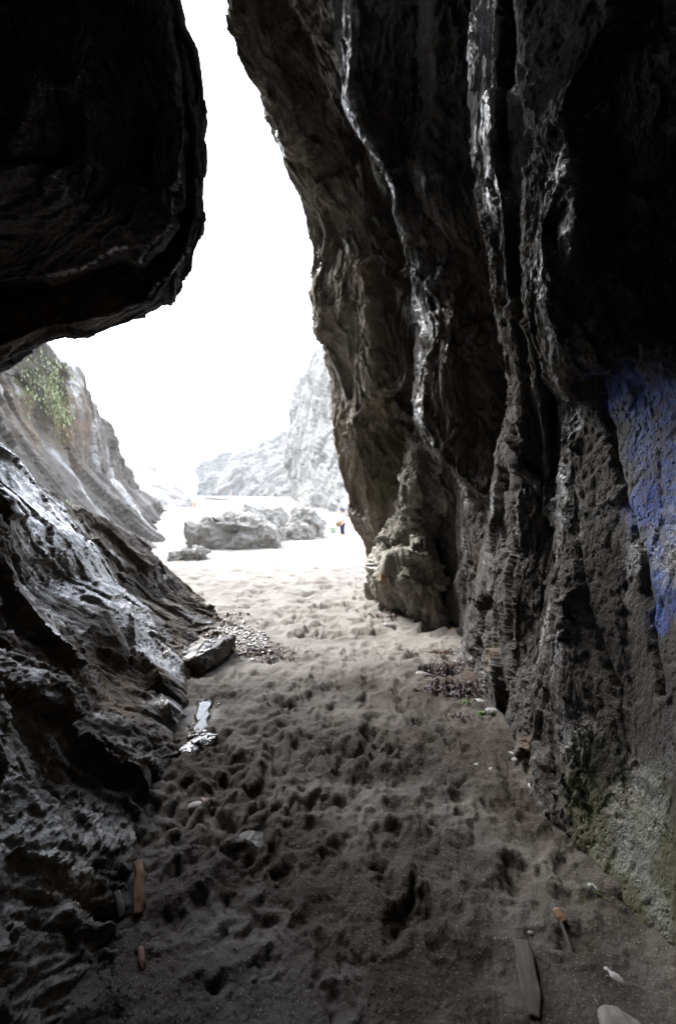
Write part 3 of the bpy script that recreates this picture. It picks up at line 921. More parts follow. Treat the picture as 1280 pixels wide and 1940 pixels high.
# ------------------------------------------------------------------ boulders
def sphere_pts(nu, nv):
    u = np.linspace(0, 2 * np.pi, nu)
    v = np.linspace(-np.pi / 2, np.pi / 2, nv)
    U, Vv = np.meshgrid(u, v, indexing='ij')
    return np.stack([np.cos(U) * np.cos(Vv), np.sin(U) * np.cos(Vv), np.sin(Vv)], -1)


def boulder(name, base, r, rot, mat, label, seed, n=90, amp=.12, box=3.0, group=None, cat='boulder', tilt=0., wl=.5, M=None, blobs=None):
    S = sphere_pts(2 * n, n)
    S = np.sign(S) * np.abs(S) ** (2 / box)
    S = S / (np.abs(S) ** box).sum(-1, keepdims=True) ** (1 / box)
    V = S * np.array(r)
    N_ = S / np.array(r)
    N_ /= np.linalg.norm(N_, axis=-1, keepdims=True) + 1e-9
    q = V / (np.mean(r) * wl) @ (np.eye(3) if M is None else M).T + seed
    d = .5 * fbm(q * .7, 2) + .5 * facets(q * .8) + .18 * ridged(q * 1.8, 3) + .12 * facets(q * 2.6)
    V = V + N_ * (amp * np.mean(r) * d)[..., None]
    ct, st = math.cos(tilt), math.sin(tilt)
    V = V @ np.array([[ct, 0, -st], [0, 1, 0], [st, 0, ct]])
    cr_, sr = math.cos(rot), math.sin(rot)
    V = V @ np.array([[cr_, sr, 0], [-sr, cr_, 0], [0, 0, 1]])
    V = V + np.array(base)
    V[-1] = V[0]
    o = mesh_obj(name, V, grid_faces(2 * n, n, False), mat, base=base, attrs=np.zeros((2 * n * n, 4)))
    if label:
        tag(o, label, cat, group)
    return o


def on(px, py, dz=0.):
    g = G(px, py)
    return (g[0], g[1], ground(g[0], g[1]) + dz)


GB = 'boulders lying on the bright beach'
def bl(px, py, w_px, h_px, deep, **k):
    """boulder whose foot is at photo pixel (px, py), with its size in photo pixels"""
    g = on(px, py)
    s = g[1] / FPX
    return (g[0], g[1] + deep * .8, g[2] + .05 * h_px * s), (w_px / 2 * s, deep, h_px * s)

for (px, py, wp, hp, dp, rot, tl, lab, sd_) in (
    (430, 1040, 185, 55, .9, .05, .03, 'long low grey boulder in front of the boulder group on the beach', 1.),
    (505, 1026, 60, 36, .5, .3, .1, 'squat grey boulder between the long low one and the small white one', 2.),
    (487, 1004, 118, 42, .9, .1, .12, 'rounded grey boulder at the back of the boulder group', 3.),
    (575, 1018, 74, 52, .7, -.2, .15, 'upright grey boulder at the right end of the boulder group', 4.),
    (566, 1023, 58, 28, .35, .1, .1, 'small whitish boulder leaning on the upright one', 5.),
    (350, 1062, 74, 18, .35, .2, -.15, 'small flat rock half sunk in sand nearest the wet slope', 6.)):
    b_, r_ = bl(px, py, wp, hp, dp)
    boulder('boulder', b_, r_, rot, M_boul, lab, sd_, 90, .42, 2.6, GB, tilt=tl, wl=.38)

# rock slab beside the stream and the ledge under it
M_slab = rock_mat('rock_slab', (.03, .025, .02), (.06, .05, .04), (.10, .085, .07), (.8, .5, .1), .3, (.25, .6), .55, disp=.012, spec=.6)
g = on(392, 1262)
boulder('rock_slab', (g[0] - .03, g[1] + .12, g[2] + .06), (.17, .30, .09), -.33, M_slab, 'wet tilted slab beside the stream, its shiny top facing the light', 12., 90, .34, 5., None, 'rock', -.3)
g = on(372, 1418)
boulder('rock_ledge', (g[0] + .01, g[1] + .03, g[2] + .0), (.06, .13, .03), -.6, M_slab, 'thin wet ledge of rock at the edge of the puddle', 14., 60, .25, 4., None, 'rock', .15)
g = on(475, 1585)
boulder('buried_stone', (g[0], g[1] + .02, g[2] - .03), (.12, .10, .07), .4, M_boul, 'smooth pale stone half buried in the churned sand, left of centre', 15., 50, .015, 2.2, None, 'stone', .1)
M_bonestone = simple_mat('drab_stone', (.13, .12, .105), (.19, .175, .155), 15)
M_orange = simple_mat('orange_stone', (.2, .11, .06), (.28, .18, .11), 20)
M_pale = simple_mat('pale_stone', (.26, .23, .20), (.38, .34, .30), 15)
boulder('stone', on(863, 1197, .02), (.07, .05, .035), .2, M_orange, 'small orange stone on the sand by the outcrop', 16., 30, .1, 2.2, None, 'stone')
boulder('stone', on(1188, 1958, .0), (.065, .08, .022), .5, M_bonestone, 'pale pointed flat stone at the bottom edge', 17., 30, .1, 2.2, None, 'stone', .15)
boulder('stone', on(372, 1522, .005), (.045, .03, .02), .2, M_pale, 'small pale stone beside a short stick in the churned sand', 18., 30, .1, 2.2, None, 'stone')
g = P(915, 1138, 3.42)
boulder('jutting_rock', g, (.07, .07, .075), .2, M_wall, 'dark shiny knob of rock jutting from the cave wall', 19., 50, .3, 2.6, None, 'rock')

# ------------------------------------------------------------------ small things on the sand
def find(V, px, py):
    flat = V.reshape(-1, 3)
    X, Y = proj(flat)
    near = np.where((X - px) ** 2 + (Y - py) ** 2 < 12 ** 2)[0]
    if len(near) == 0:
        near = np.array([np.nanargmin((X - px) ** 2 + (Y - py) ** 2)])
    return flat[near[np.argmin(flat[near, 1])]]


M_stick = simple_mat('driftwood_orange', (.13, .065, .03), (.30, .17, .095), 25, .6, .5, (0, 1, 0), .12)
M_wood = simple_mat('driftwood_grey', (.06, .053, .045), (.12, .107, .09), 30, .8, .6, (0, 1, 0), .12)
M_red = simple_mat('driftwood_red', (.13, .06, .04), (.24, .13, .10), 30, .7, .5, (0, 1, 0), .2)
M_shell = simple_mat('shell', (.24, .235, .23), (.44, .43, .42), 40, .35, .2)
M_bone = simple_mat('bone', (.17, .16, .14), (.30, .28, .25), 30, .6, .3)
M_weed = simple_mat('seaweed', (.012, .008, .012), (.05, .022, .025), 12, .3, .2)
M_weedb = simple_mat('seaweed_brown', (.04, .018, .012), (.11, .05, .03), 12, .35, .2)
M_green = simple_mat('green_weed', (.06, .11, .025), (.13, .2, .05), 20, .5, .2)


def wood(name, a, b_, w, h, mat, label, seed, taper=(.7, 1, .8), bend=.0, cat='driftwood', box=3.5):
    """weathered piece of wood from a to b"""
    a, b_ = Vector(a), Vector(b_)
    L = (b_ - a).length
    n, m = 60, 28
    s = np.linspace(0, 1, n)
    th = np.linspace(0, 2 * np.pi, m)
    S, T = np.meshgrid(s, th, indexing='ij')
    prof = np.interp(S, [0, .015, .3, .8, .985, 1], [0, taper[0], taper[1], taper[1] * .95, taper[2], 0])
    c, si = np.cos(T), np.sin(T)
    c = np.sign(c) * np.abs(c) ** (2 / box); si = np.sign(si) * np.abs(si) ** (2 / box)
    V = np.stack([c * w / 2 * prof, (S - .5) * L, si * h / 2 * prof], -1)
    q = V * np.array([60, 9, 60]) + seed
    V[..., 0] += (fbm(q, 3) * .13 + .18 * perlin(V * np.array([1, 14, 1]) + seed)) * w * (prof > 0) + bend * np.sin(S * np.pi) * L
    V[..., 2] += fbm(q + 30, 3) * .18 * h * (prof > 0)
    V[..., 1] += np.where((S < .03) | (S > .97), .12 * w * perlin(V * 90 + seed), 0)
    V[:, -1] = V[:, 0]
    o = mesh_obj(name, V, grid_faces(n, m), mat, base=(0, 0, 0))
    o.location = (a + b_) / 2
    o.rotation_euler = (b_ - a).to_track_quat('Y', 'Z').to_euler()
    return tag(o, label, cat)


def lying(p0, p1, up0=0., up1=0.):
    a, b_ = on(*p0), on(*p1)
    return (a[0], a[1], a[2] + up0), (b_[0], b_[1], b_[2] + up1)


a, b_ = lying((262, 1738), (264, 1662), .01, .07)
wood('driftwood_stick', a, b_, .042, .035, M_stick, 'orange brown stick leaning on the foot of the wet rock', 1.)
a, b_ = lying((232, 1732), (222, 1706), .005, .04)
wood('driftwood_stick', a, b_, .026, .016, M_bone, 'short pale grey stick just left of the orange one', 2.)
a, b_ = lying((270, 1836), (266, 1800), .006, .008)
wood('driftwood_chip', a, b_, .022, .014, M_red, 'small reddish wood chip in the sand below the orange stick', 3., (.3, 1, .4))
a, b_ = lying((402, 1532), (382, 1512), .01, .02)
wood('driftwood_stick', a, b_, .03, .025, M_red, 'short red brown stick in churned sand beside a small pale stone', 4.)
a, b_ = lying((1012, 1935), (988, 1795), .008, .014)
wood('driftwood_plank', a, b_, .058, .022, M_wood, 'long grey splintered plank lying near the bottom edge', 5., (.5, 1, .8), 0, 'driftwood', 5.)
a, b_ = lying((1082, 1800), (1056, 1738), .0, .012)
wood('driftwood_twig', a, b_, .014, .013, M_wood, 'thin brown twig right of the grey plank', 6., (.4, 1, 1.2))
a, b_ = lying((1066, 1752), (1050, 1730), .01, .014)
wood('bark_chip', a, b_, .03, .016, M_stick, 'small brown bark chip at the head of the thin twig', 7., (.7, 1, .5), 0, 'bark')
q = find(LEFT, 98, 1385)
wood('bone', (q[0] - .02, q[1] - .02, q[2] + .02), (q[0] + .03, q[1] - .03, q[2] + .012), .018, .014, M_bone, 'small pale bone lying on the wet black rock', 8., (1, .7, 1.1), 0, 'bone')


def shell(px, py, r, rot, label, tilt=.3, name='shell', e=1.6):
    g = on(px, py, .004)
    n, m = 16, 36
    rr = np.linspace(0, 1, n); th = np.linspace(0, 2 * np.pi, m)
    R_, T = np.meshgrid(rr, th, indexing='ij')
    rad = R_ * (1 + .06 * np.cos(11 * T) + .1 * np.cos(2 * T + rot))
    top = np.stack([rad * np.cos(T) * e, rad * np.sin(T), .42 * (1 - R_ ** 2) + .03 * np.cos(11 * T) * R_], -1) * r
    bot = top * np.array([.93, .93, .8]) - np.array([0, 0, .07 * r])
    V = np.concatenate([top, bot[::-1]], 0)
    V += .05 * r * fbm(V / r * 3 + px, 2)[..., None]
    V[:, -1] = V[:, 0]
    o = mesh_obj(name, V, grid_faces(2 * n, m), M_shell, base=(0, 0, 0))
    o.location = g
    o.rotation_euler = (tilt, .2, rot)
    return tag(o, label, 'shell', 'broken white shells on the sand')


for a in ((1127, 1682, .017, -.8, 'white shell nearest the painted wall, with a green strand beside it'),
          (1168, 1856, .014, -.9, 'translucent white shell piece near the bottom right corner'),
          (1152, 1842, .009, -1.1, 'narrow shell sliver touching the bottom right shell piece'),
          (1014, 1496, .024, -.5, 'larger white shell against the foot of the cave wall'),
          (1006, 1488, .014, .6, 'shell chip tucked behind the larger white shell'),
          (978, 1440, .02, .3, 'lower of two white shells in the bend of the wall foot'),
          (972, 1427, .018, -.7, 'upper of two white shells in the bend of the wall foot'),
          (935, 1352, .036, .1, 'broad pale shell under the green leaf by the wall'),
          (912, 1336, .028, -.5, 'flat shell between the black seaweed and the wall'),
          (1005, 1768, .008, .2, 'tiny white shell chip above the grey plank'),
          (904, 1448, .014, .5, 'small white shell chip out on the sand below the green leaf'),
          (930, 1458, .013, .9, 'small shell chip right of another one on the open sand'),
          (741, 1182, .05, .2, 'cream shell beside the dark scraps under the outcrop'),
          (802, 1278, .04, .0, 'cream shell left of the upper seaweed clump'),
          (866, 1256, .04, 1.3, 'white shell standing in the seaweed by the wall')):
    shell(*a)


def ribbons(name, centre, n, L, wdt, spread, mat, label, seed, cat='seaweed', up=.03, kind=None, flat=.5):
    rg = np.random.default_rng(seed)
    Vs, F = [], []
    for i in range(n):
        p = np.array([rg.normal() * spread[0], rg.normal() * spread[1], 0.])
        ang = rg.uniform(0, 6.28)
        l_ = L * rg.uniform(.4, 1.1)
        seg = 8
        k0 = sum(len(v) for v in Vs)
        vs = []
        cur = p.copy()
        w0 = wdt * rg.uniform(.5, 1.3)
        hh = rg.uniform(.3, 1) * up
        for j in range(seg):
            f = j / (seg - 1)
            ang += rg.normal() * .45
            cur = cur + np.array([math.cos(ang), math.sin(ang), 0]) * l_ / seg
            zg = ground(centre[0] + cur[0], centre[1] + cur[1]) - centre[2]
            z = zg + .004 + hh * math.sin(f * 3.1) + rg.uniform(0, .004)
            nn = np.array([-math.sin(ang), math.cos(ang), rg.normal() * flat]) * w0 * (1 - f * .7) / 2
            vs += [cur + nn + [0, 0, z], cur - nn + [0, 0, z]]
        Vs.append(np.array(vs))
        for j in range(seg - 1):
            a = k0 + 2 * j
            F.append((a, a + 1, a + 3, a + 2))
    V = np.concatenate(Vs) + np.array(centre)
    o = mesh_obj(name, V, np.array(F), mat, base=centre)
    md = o.modifiers.new('thick', 'SOLIDIFY'); md.thickness = .002
    return tag(o, label, None if kind else cat, None, kind)


ribbons('seaweed', on(852, 1306), 170, .16, .012, (.12, .045), M_weed, 'large flat clump of black seaweed on the sand, lowest of the heap', 1)
ribbons('seaweed', on(832, 1272), 110, .13, .012, (.08, .05), M_weed, 'black brown seaweed clump just above the largest one', 2)
ribbons('seaweed', on(872, 1262), 60, .13, .010, (.07, .05), M_weedb, 'dark seaweed clump tight against the wall foot', 3)
ribbons('seaweed', on(832, 1238), 50, .2, .010, (.16, .03), M_weedb, 'thin reddish trail of seaweed nearest the outcrop', 4)
ribbons('seaweed', on(745, 1166), 50, .14, .02, (.16, .05), M_weedb, 'dark weed scraps on pale sand under the rusty outcrop foot', 5, kind='stuff')
ribbons('seaweed', on(497, 1238), 110, .16, .014, (.16, .09), M_weedb, 'brown kelp tangle among the wet shell gravel', 6)
ribbons('seaweed', on(535, 1248), 30, .1, .012, (.13, .04), M_weed, 'scattered black weed right of the kelp tangle', 7, kind='stuff')
ribbons('seaweed', on(596, 1021), 24, .5, .06, (.5, .1), M_weedb, 'brown streak of weed on bright sand before the boulders', 8, kind='stuff')
ribbons('seaweed', on(870, 1360), 20, .06, .008, (.05, .02), M_weed, 'little black weed scrap below the seaweed heap', 9)
ribbons('green_leaf', on(912, 1356), 10, .06, .018, (.03, .01), M_green, 'bright green scrap of weed by the broad pale shell', 10, 'weed', .012)
ribbons('green_leaf', on(886, 1334), 9, .07, .012, (.03, .012), M_green, 'green weed blades at the edge of the black seaweed', 11, 'weed', .012)
ribbons('green_strand', on(1114, 1684), 9, .07, .004, (.012, .01), M_green, 'thin green strand beside a white shell near the wall', 12, 'weed', .006)
ribbons('green_weed', on(362, 1056), 60, .25, .05, (.22, .1), M_green, 'green weed patch on the small flat rock', 13, 'weed', .05)


def pebbles(name, n, region, size, mat, label, seed, embed=.3):
    rg = np.random.default_rng(seed)
    S = sphere_pts(9, 6)
    Vs, F, A = [], [], []
    f0 = grid_faces(9, 6)
    for i in range(n):
        x, y = region(rg)
        s = size[0] * (size[1] / size[0]) ** (rg.random() ** 1.6)
        r = np.array([s * rg.uniform(.8, 1.5), s * rg.uniform(.8, 1.4), s * rg.uniform(.3, .7)])
        a = rg.uniform(0, 6.28)
        v = S * r + .15 * s * rg.normal(size=(9, 6, 1)) * (np.abs(S[..., 2:]) < .9)
        v[-1] = v[0]
        v = v @ np.array([[math.cos(a), math.sin(a), 0], [-math.sin(a), math.cos(a), 0], [0, 0, 1]])
        v = v + np.array([x, y, ground(x, y) + r[2] * embed])
        Vs.append(v.reshape(-1, 3)); F.append(f0 + 54 * i)
        c = rg.random()
        A.append(np.tile([c, 0, 0, 1], (54, 1)))
    o = mesh_obj(name, np.concatenate(Vs), np.concatenate(F), mat, attrs=np.concatenate(A))
    return tag(o, label, None, None, 'stuff')


def pebble_mat(name, cols, rough):
    m, nt, b, out = new_mat(name)
    k = N(nt)
    at = k.n('ShaderNodeVertexColor', layer_name='mask')
    sep = k.n('ShaderNodeSeparateColor')
    nt.links.new(at.outputs['Color'], sep.inputs[0])
    cr = k.n('ShaderNodeValToRGB')
    cr.color_ramp.interpolation = 'CONSTANT'
    while len(cr.color_ramp.elements) < len(cols): cr.color_ramp.elements.new(.5)
    for i, (p_, c) in enumerate(cols):
        cr.color_ramp.elements[i].position = p_
        cr.color_ramp.elements[i].color = (*c, 1)
    nt.links.new(sep.outputs[0], cr.inputs[0])
    nt.links.new(cr.outputs[0], b.inputs['Base Color'])
    b.inputs['Roughness'].default_value = rough
    return m


M_gravel = pebble_mat('wet_gravel', [(0, (.07, .055, .045)), (.35, (.13, .10, .075)), (.7, (.24, .20, .16)), (.88, (.5, .48, .45))], .15)
M_bits = pebble_mat('bits', [(0, (.03, .025, .02)), (.45, (.16, .12, .09)), (.8, (.32, .3, .28))], .5)


def reg_px(pts, sx, sy):
    def f(rg):
        c = pts[rg.integers(len(pts))]
        g = G(c[0] + rg.normal() * sx, c[1] + rg.normal() * sy)
        return g[0], g[1]
    return f


pebbles('shell_gravel', 1100, reg_px([(435, 1168), (450, 1185), (465, 1200), (480, 1210), (420, 1195), (445, 1210), (490, 1222), (410, 1205), (475, 1232), (400, 1225), (500, 1235)], 15, 9), (.006, .024), M_gravel,
        'wet gravel and broken white shells glinting at the foot of the wet rock', 31, .5)
pebbles('stream_gravel', 160, reg_px([(385, 1370), (375, 1385), (390, 1335), (365, 1400)], 9, 9), (.006, .018), M_gravel,
        'small wet pebbles along the puddle edge', 32, .4)


def reg_sand(rg):
    y = 1.25 * (7 / 1.25) ** rg.random()
    return rg.uniform(-.62, .85) * (.6 + .25 * y), y


pebbles('sand_specks', 300, reg_sand, (.0015, .0055), M_bits, 'pebble and shell specks scattered over the sand', 33, .2)

# puddle
mw2, nt, b, out = new_mat('puddle_water')
k = N(nt)
b.inputs['Base Color'].default_value = (.03, .028, .022, 1)
b.inputs['Roughness'].default_value = .05
b.inputs['IOR'].default_value = 1.33
b.inputs['Specular IOR Level'].default_value = .9
bp = k.n('ShaderNodeBump'); bp.inputs['Distance'].default_value = .004; bp.inputs['Strength'].default_value = .5
nt.links.new(k.noise(k.pos(), 25, 4, .6), bp.inputs['Height'])
nt.links.new(bp.outputs[0], b.inputs['Normal'])


def puddle(pts, zoff, label):
    q = np.array([G(*a) for a in pts])
    c = q.mean(0)
    zz = zoff
    n = len(q)
    dense = np.stack([np.interp(np.linspace(0, n, 60), np.arange(n + 1), np.r_[q[:, k_], q[0, k_]]) for k_ in (0, 1)], 1)
    rings = [c[None, :2] + (dense - c[None, :2]) * r for r in (1.0, .97, .5, .02)]
    V = np.stack([np.concatenate([r_, np.full((60, 1), zz - (.03 if i == 0 else 0))], 1) for i, r_ in enumerate(rings)])
    o = mesh_obj('water', V, grid_faces(4, 60), mw2)
    tag(o, label, None, None, 'structure')


puddle([(376, 1322), (388, 1306), (402, 1312), (408, 1326), (396, 1338), (401, 1350), (391, 1366), (398, 1380), (384, 1392), (378, 1410), (360, 1416), (366, 1396), (360, 1384), (374, 1370), (366, 1352), (372, 1340)], -.004, 'bright puddle reflecting the sky at the foot of the wet rock')

# ------------------------------------------------------------------ grass on the cliff
mg = simple_mat('cliff_grass', (.34, .42, .22), (.50, .58, .36), 3, .7, .1, local=False)


def grass(V, px, py, n, rx, L, label, seed):
    rg = np.random.default_rng(seed)
    flat = V.reshape(-1, 3)
    X, Y = proj(flat)
    c = find(V, px, py)
    cand = flat[(np.linalg.norm(flat - c, axis=1) < rx * 2.2)]
    d = np.linalg.norm(cand - c, axis=1)
    pr = np.exp(-(d / rx) ** 2); pr /= pr.sum()
    Vs, F = [], []
    for i in range(n):
        p_ = cand[rg.choice(len(cand), p=pr)] + rg.normal(size=3) * .06
        l_ = L * rg.uniform(.5, 1.1)
        a = rg.uniform(0, 6.28)
        lean = np.array([math.cos(a) * .5 + .25, math.sin(a) * .5 - .25, 1.]) * l_
        s_ = np.array([-math.sin(a), math.cos(a), 0]) * .018
        v = [p_ - s_, p_ + s_, p_ + lean * .55 + s_ * .7, p_ + lean * .55 - s_ * .7, p_ + lean * np.array([1.5, 1.5, .75])]
        b0 = 5 * i
        Vs += v
        F += [(b0, b0 + 1, b0 + 2, b0 + 3), (b0 + 3, b0 + 2, b0 + 4)]
    o = mesh_obj('grass', np.array(Vs), F, mg)
    return tag(o, label, None, None, 'stuff')


for a in ((72, 714, 110, .6, .10, 'biggest bright green grass tuft high on the slanting cliff', 1),
          (92, 738, 140, .55, .12, 'long green tuft just below the biggest one', 2),
          (112, 762, 200, .4, .14, 'green tuft on the cliff midway down the grassy streak', 3),
          (128, 790, 200, .35, .14, 'lowest green tuft of the grassy streak on the cliff', 4),
          (108, 706, 120, .4, .12, 'thin green tuft close to the cliff skyline', 5),
          (132, 740, 140, .6, .12, 'faint olive tuft right of the grassy streak', 6),
          (52, 738, 90, .4, .12, 'sparse olive tuft left of the biggest tuft', 7),
          (150, 962, 220, .3, .16, 'lone green tuft low on the cliff above the wet rock', 8)):
    grass(LCL, *a)


# ------------------------------------------------------------------ the child, its bag, the toy, the bird, beach wood
def skin(name, joints, edges, mat, parent, sub=2):
    me = bpy.data.meshes.new(name)
    me.from_pydata([j[:3] for j in joints], edges, [])
    me.materials.append(mat)
    o = bpy.data.objects.new(name, me)
    o.parent = parent
    C.objects.link(o)
    md = o.modifiers.new('skin', 'SKIN')
    md.use_smooth_shade = True
    for i, j in enumerate(joints):
        sv = me.skin_vertices[0].data[i]
        r = j[3]
        sv.radius = r if isinstance(r, tuple) else (r, r)
        sv.use_root = (i == 0)
    ss = o.modifiers.new('sub', 'SUBSURF'); ss.levels = ss.render_levels = sub
    return o


M_skin = simple_mat('skin', (.50, .30, .22), (.58, .36, .27), 8, .5, .05)
M_shirt = simple_mat('shirt', (.62, .68, .72), (.72, .77, .8), 12, .9, .2)
M_navy = simple_mat('trousers', (.018, .022, .07), (.03, .035, .10), 12, .9, .2)
M_cap = simple_mat('cap', (.03, .05, .11), (.05, .08, .15), 12, .8, .2)
M_hair = simple_mat('hair', (.05, .03, .02), (.10, .06, .03), 40, .6, .4)
M_yel = simple_mat('bag', (.16, .12, .06), (.22, .17, .09), 12, .7, .2)
M_toy = simple_mat('toy_green', (.48, .62, .50), (.54, .66, .56), 5, .4, .05)

g = on(648, 1018)
kid = bpy.data.objects.new('person', None)
C.objects.link(kid)
kid.location = g
kid.rotation_euler = (0, 0, math.radians(-55))      # faces -Y locally, turned towards the left of the picture
tag(kid, 'child in white shirt, navy trousers and dark cap standing on the bright beach', 'person')
J = [(0, 0, .60, .085), (0, 0, .75, .08), (0, .005, .90, .09), (0, .01, .99, .05), (0, -.005, 1.05, .042), (0, -.015, 1.12, .075), (0, -.01, 1.20, .07),
     (.07, 0, .56, .07), (.08, -.01, .32, .048), (.08, .015, .07, .032), (.085, -.09, .03, .03),
     (-.07, 0, .56, .07), (-.085, .02, .32, .048), (-.09, .05, .07, .032), (-.095, -.05, .03, .03),
     (.13, .01, .93, .045), (.18, .01, .74, .034), (.16, -.10, .60, .026), (.155, -.14, .57, .02),
     (-.13, .01, .93, .045), (-.18, -.01, .74, .034), (-.12, -.14, .66, .026), (-.10, -.18, .65, .02)]
E = [(0, 1), (1, 2), (2, 3), (3, 4), (4, 5), (5, 6), (0, 7), (7, 8), (8, 9), (9, 10), (0, 11), (11, 12), (12, 13), (13, 14),
     (2, 15), (15, 16), (16, 17), (17, 18), (2, 19), (19, 20), (20, 21), (21, 22)]
for side, root in ((1, 18), (-1, 22)):
    hx, hy, hz, _ = J[root]
    for q, (dx, dy, dz) in enumerate(((-.022, -.03, -.02), (-.008, -.04, -.024), (.006, -.038, -.026), (.018, -.03, -.024), (-.03, -.008, .008))):
        J.append((hx + dx * side, hy + dy, hz + dz, .007)); E.append((root, len(J) - 1))
        J.append((hx + dx * 1.3 * side, hy + dy * 1.3, hz + dz * 2, .006)); E.append((len(J) - 2, len(J) - 1))
skin('body', J, E, M_skin, kid)
skin('shirt', [(0, .0, .66, .11), (0, 0, .78, .105), (0, .005, .92, .105), (0, .01, .985, .055), (.13, .01, .93, .06), (.175, .01, .79, .052),
               (-.13, .01, .93, .06), (-.175, -.01, .79, .052)], [(0, 1), (1, 2), (2, 3), (2, 4), (4, 5), (2, 6), (6, 7)], M_shirt, kid)
skin('trousers', [(0, 0, .62, .105), (.07, 0, .55, .082), (.08, -.01, .32, .066), (.08, .015, .12, .058), (-.07, 0, .55, .082), (-.085, .02, .32, .066), (-.09, .05, .12, .058)],
     [(0, 1), (1, 2), (2, 3), (0, 4), (4, 5), (5, 6)], M_navy, kid)


def part_sphere(name, c, r, mat, parent, cut=None):
    S = sphere_pts(25, 15) * np.array(r) + np.array(c)
    if cut is not None: S[..., 2] = np.maximum(S[..., 2], cut)
    S[-1] = S[0]
    return mesh_obj(name, S + np.array(parent.location), grid_faces(25, 15, False), mat, parent)


cap = part_sphere('cap', (0, -.01, 1.19), (.088, .098, .085), M_cap, kid, 1.165)
part_sphere('hair', (0, .02, 1.15), (.083, .08, .09), M_hair, kid)
br = mesh_obj('brim', np.array([[-.07, -.08, 1.175], [.07, -.08, 1.175], [.05, -.17, 1.165], [-.05, -.17, 1.165]]) + np.array(g), np.array([[0, 1, 2, 3]]), M_cap, None, base=g)
br.parent = kid; br.location = (0, 0, 0)
br.modifiers.new('thick', 'SOLIDIFY').thickness = .008
part_sphere('nose', (0, -.095, 1.105), (.01, .014, .013), M_skin, kid)
M_eye = simple_mat('eye', (.02, .015, .01), (.04, .03, .02), 5, .2, 0)
part_sphere('eye', (.028, -.085, 1.13), (.009, .006, .007), M_eye, kid)
part_sphere('eye', (-.028, -.085, 1.13), (.009, .006, .007), M_eye, kid)
part_sphere('mouth', (0, -.088, 1.075), (.02, .006, .005), M_red, kid)

# ochre bag held in front, green bucket on the sand
def lathe(name, prof, mat, loc, parent=None, m=28):
    th = np.linspace(0, 2 * np.pi, m)
    V = np.array([[(r * math.cos(a), r * math.sin(a), z) for a in th] for r, z in prof])
    V[:, -1] = V[:, 0]
    o = mesh_obj(name, V + np.array(loc), grid_faces(len(prof), m, True), mat, parent, base=loc)
    return o


R3 = np.array(g)
bag = boulder('bag', (g[0] - .17, g[1] - .12, g[2] + .58), (.10, .07, .12), .3, M_yel, 'ochre yellow bag the child holds at the waist', 3., 24, .05, 3.)
tag(bag, cat='bag')
gb = on(631, 1010)
bk = bpy.data.objects.new('toy_bucket', None); C.objects.link(bk); bk.location = gb
tag(bk, 'pale green toy bucket standing on the sand left of the child', 'toy bucket')
lathe('pail', [(.0, .0), (.13, .0), (.19, .30), (.20, .30), (.20, .325), (.18, .325), (.125, .02), (0, .02)], M_toy, gb, bk)
th = np.linspace(0, np.pi, 14)
hv = []
for a in th:
    for bb in np.linspace(0, 2 * np.pi, 9):
        rr = .19 + .01 * math.cos(bb)
        hv.append((rr * math.cos(a), .01 * math.sin(bb), .31 + rr * .8 * math.sin(a)))
mesh_obj('handle', np.array(hv) + np.array(gb), grid_faces(14, 9), M_toy, bk)

M_bird = simple_mat('bird_feathers', (.01, .01, .012), (.03, .03, .035), 60, .6, .3)
top = find(np.array([v.co[:] for v in bpy.data.objects['boulder'].data.vertices]) + np.array(bpy.data.objects['boulder'].location), 399, 996)
bd = bpy.data.objects.new('bird', None); C.objects.link(bd); bd.location = (top[0], top[1], top[2] + .0)
tag(bd, 'small black bird perched on the long low boulder', 'bird')
skin('body', [(0, 0, .11, .045), (-.05, 0, .14, .035), (-.075, 0, .185, .022), (-.09, 0, .205, .026), (-.13, 0, .20, .005), (.07, 0, .09, .03), (.15, 0, .06, .012)],
     [(0, 1), (1, 2), (2, 3), (3, 4), (0, 5), (5, 6)], M_bird, bd)
for s_ in (-1, 1):
    skin('leg', [(-.01, .02 * s_, .08, .006), (0, .022 * s_, .0, .005), (-.03, .022 * s_, .0, .004)], [(0, 1), (1, 2)], M_bird, bd, 1)

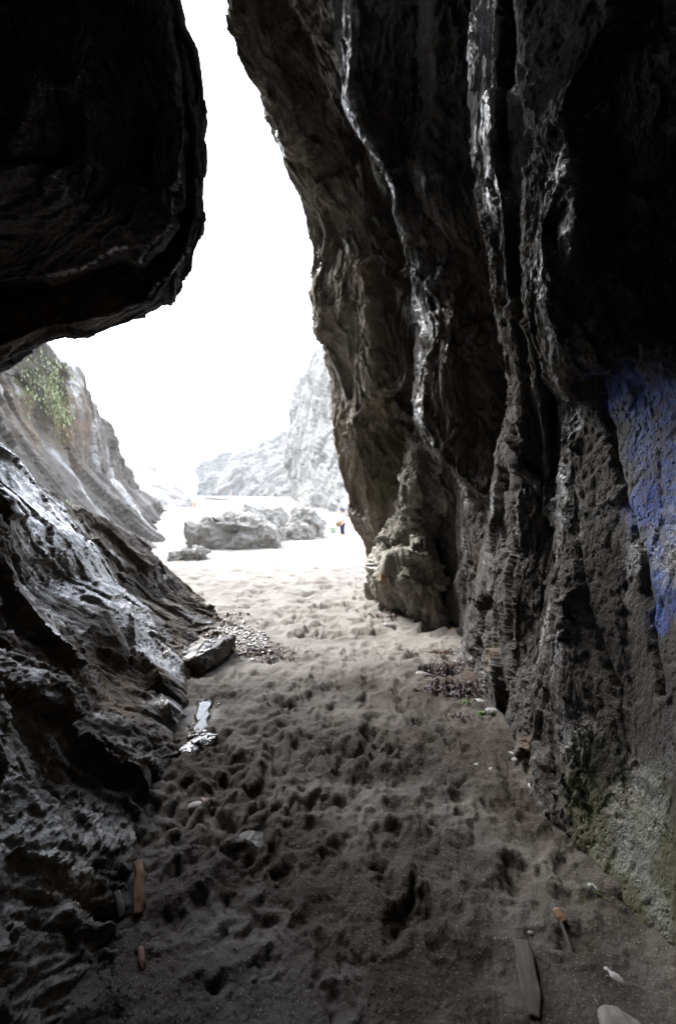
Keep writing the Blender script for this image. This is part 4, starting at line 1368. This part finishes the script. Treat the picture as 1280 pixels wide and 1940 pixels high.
M_pink = simple_mat('beach_wood', (.42, .25, .18), (.55, .36, .27), 8, .7, .3)
a = on(367, 962)
wood('driftwood_post', (a[0], a[1], a[2] - .2), (a[0] + .05, a[1], a[2] + 1.0), .25, .25, M_pink, 'pinkish upright driftwood post at the tip of the rocky point', 21.)
wood('driftwood_board', (a[0] + .25, a[1] + .1, a[2] + .7), (a[0] + .9, a[1] + .1, a[2] - .05), .5, .12, M_red, 'reddish board leaning beside the upright post on the beach', 22.)
a = on(400, 948)
wood('driftwood_log', (a[0] - 2.6, a[1] + 3, a[2] + .45), (a[0] + 4.5, a[1], a[2] + .1), .5, .5, M_wood, 'long grey driftwood log lying far down the beach', 23.)
a = on(438, 944)
wood('driftwood_post', (a[0], a[1], a[2] - .2), (a[0], a[1], a[2] + 2.2), .35, .35, M_pink, 'thin pale post standing far off near the surf', 24.)
rgs = np.random.default_rng(5)
for i, (px, wd, lab) in enumerate(((412, 12, 'leftmost'), (425, 16, 'second from left'), (438, 12, 'third from left'), (450, 10, 'rightmost'))):
    q = P(px, 938, 176)
    boulder('surf_rock', (q[0], q[1], -1.2), (wd / 2 * .2, 1.5, 1.0), 0, M_wall, lab + ' of four low dark rocks in the surf below the headland', 50. + i, 24, .2, 2.4, 'dark rocks in the surf', 'rock')

# ------------------------------------------------------------------ sea air that pales the far rocks
mh = bpy.data.materials.new('sea_air')
mh.use_nodes = True
nt = mh.node_tree
for n_ in list(nt.nodes): nt.nodes.remove(n_)
ho = nt.nodes.new('ShaderNodeOutputMaterial')
pv = nt.nodes.new('ShaderNodeVolumePrincipled')
pv.inputs['Color'].default_value = (.93, .95, 1, 1)
pv.inputs['Density'].default_value = .00045
pv.inputs['Anisotropy'].default_value = .3
nt.links.new(pv.outputs[0], ho.inputs['Volume'])
hx, hy0, hy1, hz0, hz1 = 3300, -12, 4700, -9, 75
hv = np.array([(x, y, z) for x in (-hx, hx) for y in (hy0, hy1) for z in (hz0, hz1)], float)
ho_ = mesh_obj('haze', hv, np.array([(0, 1, 3, 2), (4, 6, 7, 5), (0, 4, 5, 1), (2, 3, 7, 6), (0, 2, 6, 4), (1, 5, 7, 3)]), mh, smooth_sh=False)
tag(ho_, 'thin sea haze paling the far rocks', None, None, 'stuff')
bpy.context.view_layer.update()
